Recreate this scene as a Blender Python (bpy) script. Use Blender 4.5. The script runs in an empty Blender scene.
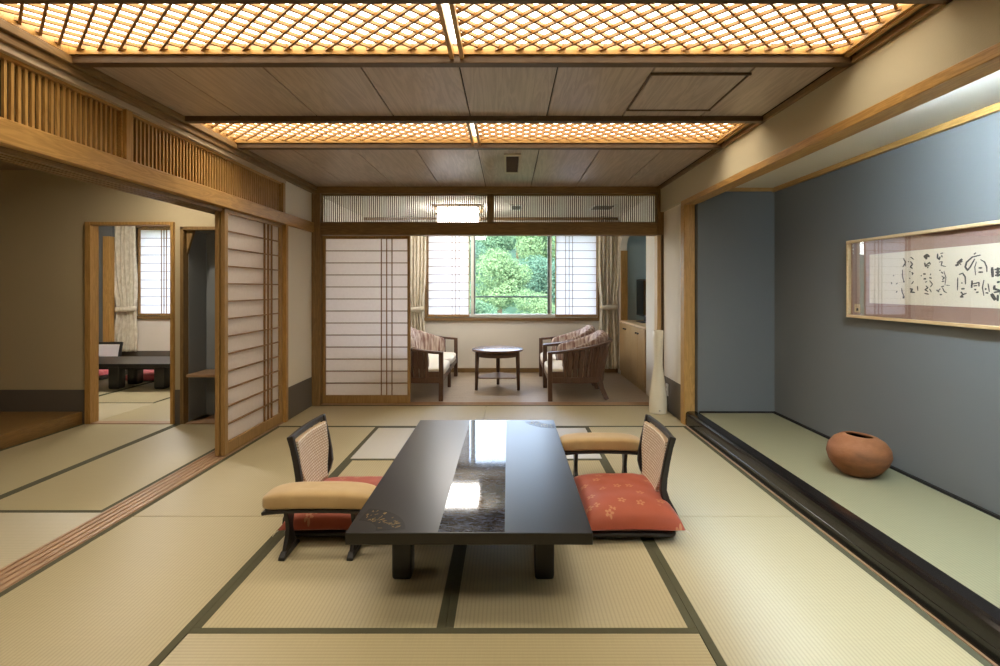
import bpy, bmesh, math, random
from mathutils import Vector, Matrix, noise

random.seed(7)
C = bpy.context.scene.collection
PI = math.pi
CAMH, F, CX, CY = 1.2, 525.0, 508.0, 288.0

# ------------------------------------------------------------------ tagging
def tag(o, label=None, cat=None, group=None, kind=None):
    if label: o['label'] = label
    if cat: o['category'] = cat
    if group: o['group'] = group
    if kind: o['kind'] = kind
    return o

def thing(name, label, cat, loc=(0, 0, 0), rz=0.0, group=None):
    o = bpy.data.objects.new(name, None)
    o.empty_display_size = 0.1
    C.objects.link(o)
    o.location = loc
    o.rotation_euler = (0, 0, rz)
    return tag(o, label, cat, group)

def kids(o):
    return [c for c in bpy.data.objects if c.parent == o]

def copy_tree(o, parent=None):
    c = o.copy(); C.objects.link(c)
    if parent: c.parent = parent
    for ch in kids(o): copy_tree(ch, c)
    return c

# ------------------------------------------------------------------ mesh builder
class MB:
    def __init__(s):
        s.v = []; s.f = []; s.smooth = []
    def add(s, verts, faces, smooth=False):
        n = len(s.v)
        s.v += [tuple(p) for p in verts]
        s.f += [tuple(i + n for i in f) for f in faces]
        s.smooth += [smooth] * len(faces)
        return s
    def box(s, x0, x1, y0, y1, z0, z1):
        if x0 > x1: x0, x1 = x1, x0
        if y0 > y1: y0, y1 = y1, y0
        if z0 > z1: z0, z1 = z1, z0
        v = [(x, y, z) for x in (x0, x1) for y in (y0, y1) for z in (z0, z1)]
        f = [(0, 1, 3, 2), (4, 6, 7, 5), (0, 4, 5, 1), (2, 3, 7, 6), (0, 2, 6, 4), (1, 5, 7, 3)]
        return s.add(v, f)
    def prism(s, poly, axis, a, b, smooth=False):
        """poly: 2D outline; axis 'x','y','z' extruded from a to b"""
        n = len(poly)
        def P(p, t):
            if axis == 'x': return (t, p[0], p[1])
            if axis == 'y': return (p[0], t, p[1])
            return (p[0], p[1], t)
        v = [P(p, a) for p in poly] + [P(p, b) for p in poly]
        f = [tuple(range(n)), tuple(range(2 * n - 1, n - 1, -1))]
        s.add(v, f)
        f2 = [(i, i + n, (i + 1) % n + n, (i + 1) % n) for i in range(n)]
        n0 = len(s.v) - 2 * n
        s.f += [tuple(i + n0 for i in q) for q in f2]
        s.smooth += [smooth] * n
        return s
    def bar(s, p, q, w, h, up=(0, 0, 1)):
        p, q = Vector(p), Vector(q)
        d = (q - p).normalized(); u = Vector(up)
        sd = d.cross(u)
        if sd.length < 1e-5: sd = d.cross(Vector((1, 0, 0)))
        sd.normalize(); u = sd.cross(d).normalized()
        v = []
        for e in (p, q):
            for a, b in ((-1, -1), (1, -1), (1, 1), (-1, 1)):
                v.append(e + sd * (a * w / 2) + u * (b * h / 2))
        f = [(0, 1, 2, 3), (7, 6, 5, 4)] + [(i, i + 4, (i + 1) % 4 + 4, (i + 1) % 4) for i in range(4)]
        return s.add(v, f)
    def loft(s, rings, cap=True, smooth=True, closed=True):
        n = len(rings[0]); v = [p for r in rings for p in r]; f = []
        for k in range(len(rings) - 1):
            for i in range(n if closed else n - 1):
                j = (i + 1) % n
                f.append((k * n + i, k * n + j, (k + 1) * n + j, (k + 1) * n + i))
        s.add(v, f, smooth)
        if cap and closed:
            n0 = len(s.v) - len(v)
            s.f.append(tuple(n0 + i for i in range(n - 1, -1, -1)))
            s.f.append(tuple(n0 + (len(rings) - 1) * n + i for i in range(n)))
            s.smooth += [False, False]
        return s
    def tube(s, pts, r, n=10, squash=1.0, smooth=True, ref=(0, 0, 1)):
        pts = [Vector(p) for p in pts]
        if not isinstance(r, (list, tuple)): r = [r] * len(pts)
        rings = []; prev = None
        for i, p in enumerate(pts):
            a = pts[max(i - 1, 0)]; b = pts[min(i + 1, len(pts) - 1)]
            d = (b - a).normalized()
            if prev is None:
                u = Vector(ref) - d * d.dot(Vector(ref))
                if u.length < 1e-4: u = Vector((1, 0, 0)) - d * d.x
            else:
                u = prev - d * d.dot(prev)
            u.normalize(); prev = u
            w = d.cross(u)
            rings.append([p + (u * math.cos(2 * PI * k / n) * squash + w * math.sin(2 * PI * k / n)) * r[i] for k in range(n)])
        return s.loft(rings, True, smooth)
    def rectsweep(s, pts, w, h, ref=(0, 0, 1)):
        """rectangular section: w across, h along ref-ish direction"""
        pts = [Vector(p) for p in pts]
        if not isinstance(w, (list, tuple)): w = [w] * len(pts)
        if not isinstance(h, (list, tuple)): h = [h] * len(pts)
        rings = []
        for i, p in enumerate(pts):
            a = pts[max(i - 1, 0)]; b = pts[min(i + 1, len(pts) - 1)]
            d = (b - a).normalized()
            u = Vector(ref) - d * d.dot(Vector(ref)); u.normalize()
            q = d.cross(u)
            rings.append([p + q * (a_ * w[i] / 2) + u * (b_ * h[i] / 2) for a_, b_ in ((-1, -1), (1, -1), (1, 1), (-1, 1))])
        return s.loft(rings, True, False)
    def lathe(s, prof, n=40, c=(0, 0, 0), cap=True):
        rings = [[(c[0] + r * math.cos(2 * PI * k / n), c[1] + r * math.sin(2 * PI * k / n), c[2] + z) for k in range(n)] for r, z in prof]
        return s.loft(rings, cap, True)
    def grid(s, fn, nu, nv, smooth=True):
        v = [fn(i / nu, j / nv) for i in range(nu + 1) for j in range(nv + 1)]
        f = [(i * (nv + 1) + j, (i + 1) * (nv + 1) + j, (i + 1) * (nv + 1) + j + 1, i * (nv + 1) + j + 1) for i in range(nu) for j in range(nv)]
        return s.add(v, f, smooth)
    def superbox(s, c, size, e=0.35, nu=40, nv=20, fn=None):
        def sg(v, p): return math.copysign(abs(v) ** p, v)
        rings = []
        for j in range(1, nv):
            t = -PI / 2 + PI * j / nv
            ring = []
            for i in range(nu):
                a = 2 * PI * i / nu
                x = sg(math.cos(t), e) * sg(math.cos(a), e) * size[0] / 2
                y = sg(math.cos(t), e) * sg(math.sin(a), e) * size[1] / 2
                z = sg(math.sin(t), e) * size[2] / 2
                if fn: x, y, z = fn(x, y, z)
                ring.append((c[0] + x, c[1] + y, c[2] + z))
            rings.append(ring)
        return s.loft(rings, True, True)
    def build(s, name, m, parent=None, bevel=0.0, solid=0.0, world=False, label=None, seg=2):
        me = bpy.data.meshes.new(name)
        v = s.v
        if world and parent is not None:
            L = parent.location
            v = [(p[0] - L[0], p[1] - L[1], p[2] - L[2]) for p in v]
        me.from_pydata([tuple(p) for p in v], [], s.f)
        me.polygons.foreach_set('use_smooth', s.smooth)
        bm = bmesh.new(); bm.from_mesh(me)
        bmesh.ops.recalc_face_normals(bm, faces=bm.faces)
        bm.to_mesh(me); bm.free()
        me.materials.append(m)
        o = bpy.data.objects.new(name, me)
        C.objects.link(o)
        if parent is not None: o.parent = parent
        if bevel:
            b = o.modifiers.new('bevel', 'BEVEL'); b.width = bevel; b.segments = seg
            b.limit_method = 'ANGLE'; b.angle_limit = math.radians(40); b.harden_normals = False
        if solid:
            b = o.modifiers.new('solid', 'SOLIDIFY'); b.thickness = solid; b.offset = 0
        if label: o['label'] = label
        return o

def B(x0, x1, y0, y1, z0, z1): return MB().box(x0, x1, y0, y1, z0, z1)

def struct(name, mb, m, bevel=0.0):
    o = mb.build(name, m, None, bevel)
    o['kind'] = 'structure'
    return o

# ------------------------------------------------------------------ materials
def lin(r, g, b):
    f = lambda c: (c / 255 / 12.92) if c / 255 <= 0.04045 else ((c / 255 + 0.055) / 1.055) ** 2.4
    return (f(r), f(g), f(b), 1.0)

class NT:
    def __init__(s, name):
        s.m = bpy.data.materials.new(name); s.m.use_nodes = True
        s.t = s.m.node_tree; s.t.nodes.clear()
        s.out = s.t.nodes.new('ShaderNodeOutputMaterial')
    def n(s, kind, **kw):
        nd = s.t.nodes.new('ShaderNode' + kind)
        for k, v in kw.items():
            if k.startswith('i_'):
                nm = k[2:].replace('_', ' ')
                nd.inputs[nm].default_value = v
            else: setattr(nd, k, v)
        return nd
    def l(s, a, b): s.t.links.new(a, b); return s
    def math(s, op, a, b=None, c=None):
        nd = s.n('Math', operation=op)
        for i, v in enumerate((a, b, c)):
            if v is None: continue
            if hasattr(v, 'links'): s.l(v, nd.inputs[i])
            else: nd.inputs[i].default_value = v
        return nd.outputs[0]
    def mix(s, fac, a, b, mode='MIX'):
        nd = s.n('Mix', data_type='RGBA', blend_type=mode)
        for sock, v in ((nd.inputs[0], fac), (nd.inputs[6], a), (nd.inputs[7], b)):
            if hasattr(v, 'links'): s.l(v, sock)
            else: sock.default_value = v
        return nd.outputs[2]
    def ramp(s, fac, stops):
        nd = s.n('ValToRGB'); e = nd.color_ramp.elements
        while len(e) < len(stops): e.new(0.5)
        for k, (p, c) in enumerate(stops): e[k].position = p; e[k].color = c
        s.l(fac, nd.inputs[0]); return nd.outputs[0]
    def coords(s, scale=(1, 1, 1), island=False, rot=(0, 0, 0)):
        tc = s.n('TexCoord'); v = tc.outputs['Object']
        if island:
            g = s.n('NewGeometry')
            cb = s.n('CombineXYZ')
            for k, m_ in enumerate((37.0, 91.0, 53.0)):
                s.l(s.math('MULTIPLY', g.outputs['Random Per Island'], m_), cb.inputs[k])
            ad = s.n('VectorMath', operation='ADD'); s.l(v, ad.inputs[0]); s.l(cb.outputs[0], ad.inputs[1]); v = ad.outputs[0]
        mp = s.n('Mapping'); mp.inputs['Scale'].default_value = scale; mp.inputs['Rotation'].default_value = rot
        s.l(v, mp.inputs[0]); return mp.outputs[0]
    def noise(s, vec, scale=5, detail=4, rough=0.5, dist=0.0):
        nd = s.n('TexNoise'); s.l(vec, nd.inputs['Vector'])
        nd.inputs['Scale'].default_value = scale; nd.inputs['Detail'].default_value = detail
        nd.inputs['Roughness'].default_value = rough; nd.inputs['Distortion'].default_value = dist
        return nd.outputs['Fac']
    def bump(s, h, strength=0.3, dist=0.002):
        nd = s.n('Bump'); nd.inputs['Strength'].default_value = strength; nd.inputs['Distance'].default_value = dist
        s.l(h, nd.inputs['Height']); return nd.outputs[0]
    def pbr(s, col, rough=0.5, spec=0.5, normal=None, **kw):
        p = s.n('BsdfPrincipled')
        for nm, v in (('Base Color', col), ('Roughness', rough), ('Specular IOR Level', spec), ('Normal', normal)):
            if v is None: continue
            if hasattr(v, 'links'): s.l(v, p.inputs[nm])
            else: p.inputs[nm].default_value = v
        for k, v in kw.items():
            sock = p.inputs[k.replace('_', ' ')]
            if hasattr(v, 'links'): s.l(v, sock)
            else: sock.default_value = v
        s.l(p.outputs[0], s.out.inputs[0]); return p

def sc(c, k): return (c[0] * k, c[1] * k, c[2] * k, 1)

def plain(name, col, rough=0.5, spec=0.5, var=0.06, nscale=6, bump=0.0, bscale=120, **kw):
    t = NT(name); co = t.coords()
    f = t.noise(co, nscale, 3)
    c = t.mix(f, sc(col, 1 - var), sc(col, 1 + var))
    nrm = None
    if bump: nrm = t.bump(t.noise(co, bscale, 3), bump)
    t.pbr(c, rough, spec, nrm, **kw); return t.m

def wood(name, dark, light, axis='x', rough=0.45, scale=1.0, island=True, spec=0.4, rings=0.5):
    t = NT(name)
    s1 = {'x': (0.7, 9, 9), 'y': (9, 0.7, 9), 'z': (9, 9, 0.7)}[axis]
    co = t.coords(tuple(k * scale for k in s1), island)
    a = t.noise(co, 2.2, 5, 0.55, 0.6)
    w = t.math('MULTIPLY', a, 9.0); w = t.math('FRACT', w)
    w = t.math('ABSOLUTE', t.math('SUBTRACT', w, 0.5)); w = t.math('MULTIPLY', w, 2.0)
    s2 = tuple(k * scale * 9 if k > 1 else k * scale * 4 for k in s1)
    fine = t.noise(t.coords(s2, island), 2.0, 3, 0.6)
    f = t.math('ADD', t.math('MULTIPLY', w, rings), t.math('MULTIPLY', fine, 1 - rings))
    c = t.mix(f, dark, light)
    t.pbr(c, rough, spec, t.bump(fine, 0.08, 0.001)); return t.m

def emit(name, col, strength):
    t = NT(name); e = t.n('Emission'); e.inputs[0].default_value = col; e.inputs[1].default_value = strength
    t.l(e.outputs[0], t.out.inputs[0]); return t.m

W_GOLD = {a: wood('gold cedar ' + a, lin(150, 112, 58), lin(198, 156, 92), a) for a in 'xyz'}
W_BROWN = {a: wood('brown cedar ' + a, lin(108, 84, 50), lin(148, 118, 76), a) for a in 'xyz'}
W_SHOJI = {a: wood('shoji cedar ' + a, lin(134, 102, 58), lin(174, 138, 88), a) for a in 'xyz'}
W_MUNTIN = wood('muntin cedar', lin(118, 84, 50), lin(150, 112, 70), 'x')
W_LATTICE = wood('lattice cedar', lin(124, 84, 36), lin(154, 110, 54), 'x')
W_CEIL = wood('ceiling boards', lin(158, 142, 130), lin(196, 180, 168), 'y', 0.33, 0.45, True, 0.6, 0.6)
W_DARKTRIM = {a: wood('dark trim ' + a, lin(72, 54, 36), lin(98, 76, 52), a) for a in 'xyz'}
W_SILL = {a: wood('pink sill ' + a, lin(150, 120, 92), lin(184, 150, 118), a) for a in 'xyz'}
W_PALE = {a: wood('pale wood ' + a, lin(196, 166, 122), lin(222, 194, 150), a) for a in 'xyz'}
W_CAB = wood('cabinet veneer', lin(156, 124, 78), lin(188, 156, 106), 'z')
W_CHAIR = wood('walnut chair wood', lin(72, 50, 38), lin(104, 76, 58), 'z', 0.35)
W_PLAT = wood('platform board', lin(112, 84, 44), lin(144, 110, 62), 'y', 0.4)
W_FLOOR = wood('veranda boards', lin(146, 130, 110), lin(182, 164, 140), 'x', 0.34, 0.8)
DARKBACK = plain('gap darkening board', lin(70, 52, 30), 0.8)
DARKGAP = plain('dark gap', lin(40, 30, 22), 0.8)
PLASTER = plain('tan plaster', lin(190, 182, 158), 0.9, 0.2, 0.03, 3, 0.25, 260)
PLASTER_L = plain('olive tan plaster', lin(186, 172, 142), 0.9, 0.2, 0.03, 3, 0.25, 260)
PLASTER_W = plain('pale plaster', lin(228, 222, 210), 0.9, 0.2, 0.03, 3, 0.2, 260)
BLUEWALL = plain('blue grey wall', lin(110, 113, 114), 0.85, 0.25, 0.03, 2, 0.2, 300)
WAINS = plain('grey wainscot', lin(104, 97, 88), 0.85, 0.2, 0.05, 5, 0.15, 200)
LACQ = plain('black lacquer', lin(20, 19, 20), 0.30, 0.55, 0.05, 4)
LACQ_G = plain('glossy black lacquer', lin(20, 15, 14), 0.13, 0.3, 0.05, 4)
BLACKW = plain('black stained wood', lin(36, 34, 36), 0.38, 0.5, 0.1, 8)
BLACK_PLASTIC = plain('black plastic', lin(24, 24, 26), 0.3, 0.5, 0.02)
BORDER = plain('tatami border cloth', lin(84, 82, 64), 0.85, 0.15, 0.08, 60)
BORDER_BLK = plain('black border cloth', lin(36, 34, 32), 0.85, 0.15, 0.08, 60)
ALU = plain('cream aluminium', lin(206, 204, 190), 0.4, 0.5, 0.02)
ALU_D = plain('grey aluminium', lin(92, 96, 90), 0.4, 0.5, 0.02)
WHITE = plain('white plastic', lin(235, 235, 230), 0.4, 0.4, 0.01)
CERAM = plain('cream ceramic', lin(226, 216, 192), 0.35, 0.5, 0.02, 5)
GREY_IN = plain('niche grey lining', lin(136, 142, 146), 0.85, 0.2, 0.03)
GOLD = plain('gold inlay', lin(178, 148, 90), 0.4, 0.5, 0.25, 60)
STRAW = plain('straw underfloor', lin(176, 160, 118), 0.9, 0.2)
HILL_SHADE = plain('shade toned hill green', lin(40, 66, 50), 0.95, 0.1)  # deep shade between the crowns put into the hill colour

def tatami(name, base, aniso=0.93, rough=0.5, spec=1.0):
    t = NT(name)
    co = t.coords()
    sx = t.n('SeparateXYZ'); t.l(co, sx.inputs[0])
    r = t.math('SINE', t.math('MULTIPLY', sx.outputs[1], 2 * PI / 0.0152))
    r01 = t.math('ADD', t.math('MULTIPLY', r, 0.5), 0.5)
    fibre = t.noise(t.coords((260, 6, 1)), 1.0, 3, 0.6)
    patch = t.noise(t.coords((3, 1.2, 1)), 1.0, 3, 0.5)
    c = t.mix(fibre, sc(base, 0.86), sc(base, 1.12))
    c = t.mix(t.math('MULTIPLY', patch, 0.35), c, sc(base, 0.9))
    c = t.mix(t.math('MULTIPLY', t.math('POWER', t.math('SUBTRACT', 1.0, r01), 3.0), 0.5), c, sc(base, 0.62))
    tv = t.n('VectorTransform', vector_type='VECTOR', convert_from='OBJECT', convert_to='WORLD')
    tv.inputs[0].default_value = (1, 0, 0)
    t.pbr(c, rough, spec, t.bump(r01, 0.05, 0.002), Anisotropic=aniso, Tangent=tv.outputs[0])
    return t.m
TATAMI = tatami('tatami rush', lin(183, 170, 134))
TATAMI_G = tatami('green tatami rush', lin(144, 139, 110), 0.3, 0.5, 0.3)

def paper():
    t = NT('shoji paper')
    co = t.coords((1, 1, 1)); f = t.noise(co, 35, 4, 0.6)
    c = t.mix(f, lin(236, 228, 226), lin(248, 242, 240))
    d = t.n('BsdfDiffuse'); tr = t.n('BsdfTranslucent'); mx = t.n('MixShader'); mx.inputs[0].default_value = 0.38
    t.l(c, d.inputs[0]); t.l(c, tr.inputs[0]); t.l(d.outputs[0], mx.inputs[1]); t.l(tr.outputs[0], mx.inputs[2])
    t.l(mx.outputs[0], t.out.inputs[0]); return t.m
PAPER = paper()

def glass(name, tint=(1, 1, 1, 1), rough=0.0, base=0.04):
    t = NT(name)
    tr = t.n('BsdfTransparent'); tr.inputs[0].default_value = tint
    g = t.n('BsdfGlossy'); g.inputs['Roughness'].default_value = rough
    ge = t.n('NewGeometry'); dt = t.n('VectorMath', operation='DOT_PRODUCT')
    t.l(ge.outputs['Normal'], dt.inputs[0]); t.l(ge.outputs['Incoming'], dt.inputs[1])
    k = t.math('POWER', t.math('SUBTRACT', 1.0, t.math('ABSOLUTE', dt.outputs['Value'])), 5.0)
    fr = t.math('ADD', t.math('MULTIPLY', k, 0.95), base)
    mx = t.n('MixShader'); t.l(fr, mx.inputs[0]); t.l(tr.outputs[0], mx.inputs[1]); t.l(g.outputs[0], mx.inputs[2])
    t.l(mx.outputs[0], t.out.inputs[0]); return t.m
GLASS = glass('clear glass')
PICGLASS = glass('picture glass', base=0.085)

def weave():
    t = NT('woven chair back')
    co = t.coords()
    ck = t.n('TexBrick'); ck.offset = 0.5
    sx = t.n('SeparateXYZ'); t.l(co, sx.inputs[0]); cb = t.n('CombineXYZ')
    t.l(sx.outputs[1], cb.inputs[0]); t.l(sx.outputs[2], cb.inputs[1]); t.l(cb.outputs[0], ck.inputs['Vector'])
    ck.inputs['Color1'].default_value = lin(238, 230, 218); ck.inputs['Color2'].default_value = lin(228, 216, 202)
    ck.inputs['Mortar'].default_value = lin(188, 164, 138)
    ck.inputs['Scale'].default_value = 1.0; ck.inputs['Mortar Size'].default_value = 0.0028
    ck.inputs['Brick Width'].default_value = 0.021; ck.inputs['Row Height'].default_value = 0.0145
    t.pbr(ck.outputs[0], 0.7, 0.2); return t.m
WEAVE = weave()

def cushion_mat(name, base, motif):
    t = NT(name)
    vo = t.n('TexVoronoi'); vo.inputs['Scale'].default_value = 12.0
    co = t.coords((1, 1, 0)); t.l(co, vo.inputs['Vector'])
    sub = t.n('VectorMath', operation='SUBTRACT'); 
    scl = t.n('VectorMath', operation='SCALE'); scl.inputs['Scale'].default_value = 1.0
    scl.inputs['Scale'].default_value = 12.0; t.l(co, scl.inputs[0]); pos = t.n('VectorMath', operation='SCALE'); pos.inputs['Scale'].default_value = 12.0; t.l(vo.outputs['Position'], pos.inputs[0])
    t.l(scl.outputs[0], sub.inputs[0]); t.l(pos.outputs[0], sub.inputs[1])
    sx = t.n('SeparateXYZ'); t.l(sub.outputs[0], sx.inputs[0])
    ang = t.math('ARCTAN2', sx.outputs[1], sx.outputs[0])
    rr = t.math('SQRT', t.math('ADD', t.math('POWER', sx.outputs[0], 2.0), t.math('POWER', sx.outputs[1], 2.0)))
    pet = t.math('ADD', 0.10, t.math('MULTIPLY', t.math('ABSOLUTE', t.math('COSINE', t.math('MULTIPLY', ang, 2.5))), 0.17))
    inside = t.math('LESS_THAN', rr, pet)
    inner = t.math('GREATER_THAN', rr, 0.07)
    sr = t.n('SeparateColor'); t.l(vo.outputs['Color'], sr.inputs[0])
    keep = t.math('GREATER_THAN', sr.outputs[0], 0.45)
    fac = t.math('MULTIPLY', t.math('MULTIPLY', inside, inner), keep)
    fac = t.math('MULTIPLY', fac, 0.5)
    nz = t.noise(t.coords((1, 1, 1)), 9, 4)
    b = t.mix(nz, sc(base, 0.86), sc(base, 1.14))
    c = t.mix(fac, b, motif)
    th = t.noise(t.coords((400, 400, 400)), 1, 2)
    t.pbr(c, 0.55, 0.35, t.bump(th, 0.15, 0.001), Sheen_Weight=0.5, Sheen_Roughness=0.35, Sheen_Tint=lin(240, 200, 214)); return t.m
RED = cushion_mat('vermilion brocade', lin(164, 80, 56), lin(206, 156, 112))
PINKRED = cushion_mat('faded crimson brocade', lin(210, 110, 118), lin(222, 150, 146))

def ripple_glass():
    t = NT('rippled black glass')
    co = t.coords((1, 1, 1))
    n1 = t.noise(t.coords((26, 60, 1)), 1.0, 4, 0.6, 0.8)
    n2 = t.noise(t.coords((30, 70, 1)), 1.0, 4, 0.65, 1.2)
    c = t.ramp(n2, [(0.42, lin(20, 22, 30)), (0.70, lin(84, 90, 108))])
    t.pbr(c, 0.06, 0.34, t.bump(n1, 0.012, 0.002)); return t.m
RIPPLE = ripple_glass()

def curtain_mat():
    t = NT('beige curtain cloth')
    f = t.noise(t.coords((30, 30, 14)), 1.0, 4, 0.6)
    c = t.ramp(f, [(0.36, lin(204, 194, 172)), (0.64, lin(226, 218, 200))])
    t.pbr(c, 0.9, 0.1); return t.m
CURTAIN = curtain_mat()

def pad_mat():
    t = NT('mustard armrest velvet')
    f = t.noise(t.coords(), 14, 4)
    c = t.mix(f, lin(174, 146, 102), lin(196, 169, 124))
    t.pbr(c, 0.75, 0.2, t.bump(t.noise(t.coords(), 500, 2), 0.2, 0.001), Sheen_Weight=0.4); return t.m
PAD = pad_mat()

def stripe_mat():
    t = NT('striped mauve upholstery')
    f = t.noise(t.coords((40, 40, 4)), 1.0, 3)
    c = t.ramp(f, [(0.4, lin(142, 112, 104)), (0.6, lin(206, 190, 178))])
    t.pbr(c, 0.8, 0.2); return t.m
STRIPE = stripe_mat()
SEATFAB = plain('cream seat fabric', lin(232, 224, 206), 0.8, 0.2, 0.05, 12)

def mauve():
    t = NT('mauve silk mount')
    f = t.noise(t.coords((1, 60, 60)), 1.0, 4, 0.6)
    c = t.mix(f, lin(148, 118, 108), lin(172, 142, 130))
    t.pbr(c, 0.7, 0.2); return t.m
MAUVE = mauve()
SCROLL = plain('cream scroll paper', lin(232, 222, 202), 0.85, 0.15, 0.04, 60)
INK = plain('black ink', lin(26, 24, 24), 0.7, 0.2)

def clay():
    t = NT('burnt orange clay')
    f = t.noise(t.coords((2, 2, 5)), 2.0, 5, 0.6)
    g = t.noise(t.coords(), 60, 3)
    c = t.ramp(f, [(0.3, lin(96, 62, 38)), (0.5, lin(136, 86, 52)), (0.72, lin(158, 108, 80))])
    c = t.mix(t.math('MULTIPLY', g, 0.35), c, lin(120, 76, 46))
    t.pbr(c, 0.7, 0.3, t.bump(g, 0.3, 0.003)); return t.m
CLAY = clay()
CLAYIN = plain('dark clay inside', lin(48, 30, 22), 0.9, 0.1)

def leafmat(name, a, b):
    t = NT(name)
    g = t.n('NewGeometry')
    c = t.mix(g.outputs['Random Per Island'], a, b)
    d = t.n('BsdfDiffuse'); tr = t.n('BsdfTranslucent'); mx = t.n('MixShader'); mx.inputs[0].default_value = 0.35
    t.l(c, d.inputs[0]); t.l(c, tr.inputs[0]); t.l(d.outputs[0], mx.inputs[1]); t.l(tr.outputs[0], mx.inputs[2])
    t.l(mx.outputs[0], t.out.inputs[0]); return t.m
LEAF1 = leafmat('hazed pale leaves', lin(92, 122, 86), lin(114, 140, 102))  # haze put into all three leaf greens: pale, bluish, low contrast
LEAF2 = leafmat('hazed mid leaves', lin(80, 114, 90), lin(104, 134, 104))
LEAF3 = leafmat('hazed deep leaves', lin(72, 106, 90), lin(94, 124, 104))
BARK = plain('bark', lin(92, 80, 64), 0.9, 0.1, 0.2, 20)

E_COFFER = emit('coffer diffuser', (1.0, 0.87, 0.66, 1), 6.0)
E_LAMP = emit('ceiling lamp shade', (1.0, 0.95, 0.88, 1), 14.0)
E_LEFT = emit('anteroom downlight', (1.0, 0.88, 0.70, 1), 190.0)
E_BED_FILL = emit('added bedroom fill lamp', (1.0, 0.96, 0.90, 1), 26.0)  # unseen lamp, added to brighten the bedroom
E_TUBE = emit('alcove tube', (0.70, 0.87, 1.0, 1), 270.0)

# ================================================================== SETTING
TOPZ = 2.235
XL, XR, YB = -2.0, 1.56, 5.38          # main room: left face, right face, back face
struct('floor', B(-6.7, 2.5, -1.1, 7.75, -0.2, -0.05), STRAW)
# veranda floor boards
mb = MB()
for k in range(16):
    y0 = YB + 0.14 + k * 0.125
    mb.box(-2.05, 1.95, y0, y0 + 0.1235, -0.05, -0.008)
struct('floor_veranda', mb, W_FLOOR)
# ceiling boards, three bands between the coffers
SE = [-1.96 + 0.0, -1.61, -1.15, -0.69, -0.228, 0.234, 0.69, 1.16, 1.53]
C1, C2, C0 = (1.86, 2.345), (3.21, 3.77), (0.53, 1.02)
mb = MB()
for y0, y1 in ((-1.0, C0[0] - .05), (C0[1] + .05, C1[0] - .05), (C1[1] + .05, C2[0] - .05), (C2[1] + .05, YB)):
    for a, b in zip(SE[:-1], SE[1:]):
        mb.box(a + .0035, b - .0035, y0, y1, TOPZ, TOPZ + .012)
struct('ceiling', mb, W_CEIL, 0.002)
mb = MB()
for y0, y1 in ((-1.0, C0[0] - .04), (C0[1] + .04, C1[0] - .04), (C1[1] + .04, C2[0] - .04), (C2[1] + .04, YB)):
    mb.box(-2.1, 1.66, y0, y1, TOPZ + .0125, TOPZ + .03)
struct('ceiling_backing', mb, DARKGAP)
struct('ceiling_anteroom', B(-5.0, -2.1, -1.0, 4.66, 2.245, 2.30), wood('anteroom ceiling', lin(110, 92, 72), lin(138, 116, 94), 'y'))
struct('ceiling_veranda', B(-2.1, 2.2, YB + .06, 7.55, 2.21, 2.28), PLASTER_W)
struct('ceiling_bedroom', B(-6.6, -2.1, 4.72, 7.55, 2.30, 2.36), PLASTER_W)
struct('light_block_roof', B(-6.9, 2.8, -1.3, 7.85, 2.46, 2.6), DARKGAP)  # unseen slab added to keep sky light from leaking in
struct('light_block_left', B(-6.9, -6.6, -1.3, 7.85, -0.2, 2.46), PLASTER_L)  # both outer side walls are unseen, added against sky light leaks
struct('light_block_right', B(2.5, 2.8, -1.3, 7.85, -0.2, 2.46), PLASTER_L)
struct('wall_front', B(-6.6, 2.5, -1.3, -1.0, -0.2, 2.46), PLASTER)
# left wall (transom zone) and far-left stub
struct('wall_left', MB().box(-2.10, XL, 4.70, YB, 0.295, 1.765).box(-2.10, XL, 4.71, YB, 1.867, TOPZ), PLASTER_W)
struct('baseboard_left', B(-2.10, XL + .003, 4.70, YB, -0.05, 0.295), WAINS)
struct('trim_1', B(-2.17, -1.975, -1.0, YB - .03, 1.767, 1.867), W_GOLD['y'], 0.004)
mb = MB()
for x in (-2.155, -2.115, -2.075, -2.035):
    mb.box(x - .012, x + .012, -1.0, 4.7, 1.742, 1.768)
struct('trim_2', mb, W_BROWN['y'])
struct('trim_3', MB().box(-2.10, -1.965, -1.0, YB, 2.165, 2.20).box(-2.1, -1.945, -1.0, YB, 2.2, TOPZ), W_BROWN['y'], 0.003)
struct('trim_4', B(-2.06, -1.985, -1.0, 4.70, 2.135, 2.165), plain('grey upper groove', lin(186, 170, 146), 0.6), 0.002)
# sliding tracks in the floor between main room and anteroom
mb = MB().box(-2.16, -2.0, -1.0, 4.72, -0.05, 0.0)
for x in (-2.152, -2.117, -2.082, -2.047, -2.012):
    mb.box(x - .007, x + .007, -1.0, 4.72, 0.0, 0.006)
struct('trim_5', mb, W_SILL['y'])
struct('trim_6', MB().box(-2.10, XL + .02, 4.69, 4.735, 0, 1.767), W_GOLD['z'], 0.003)
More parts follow.
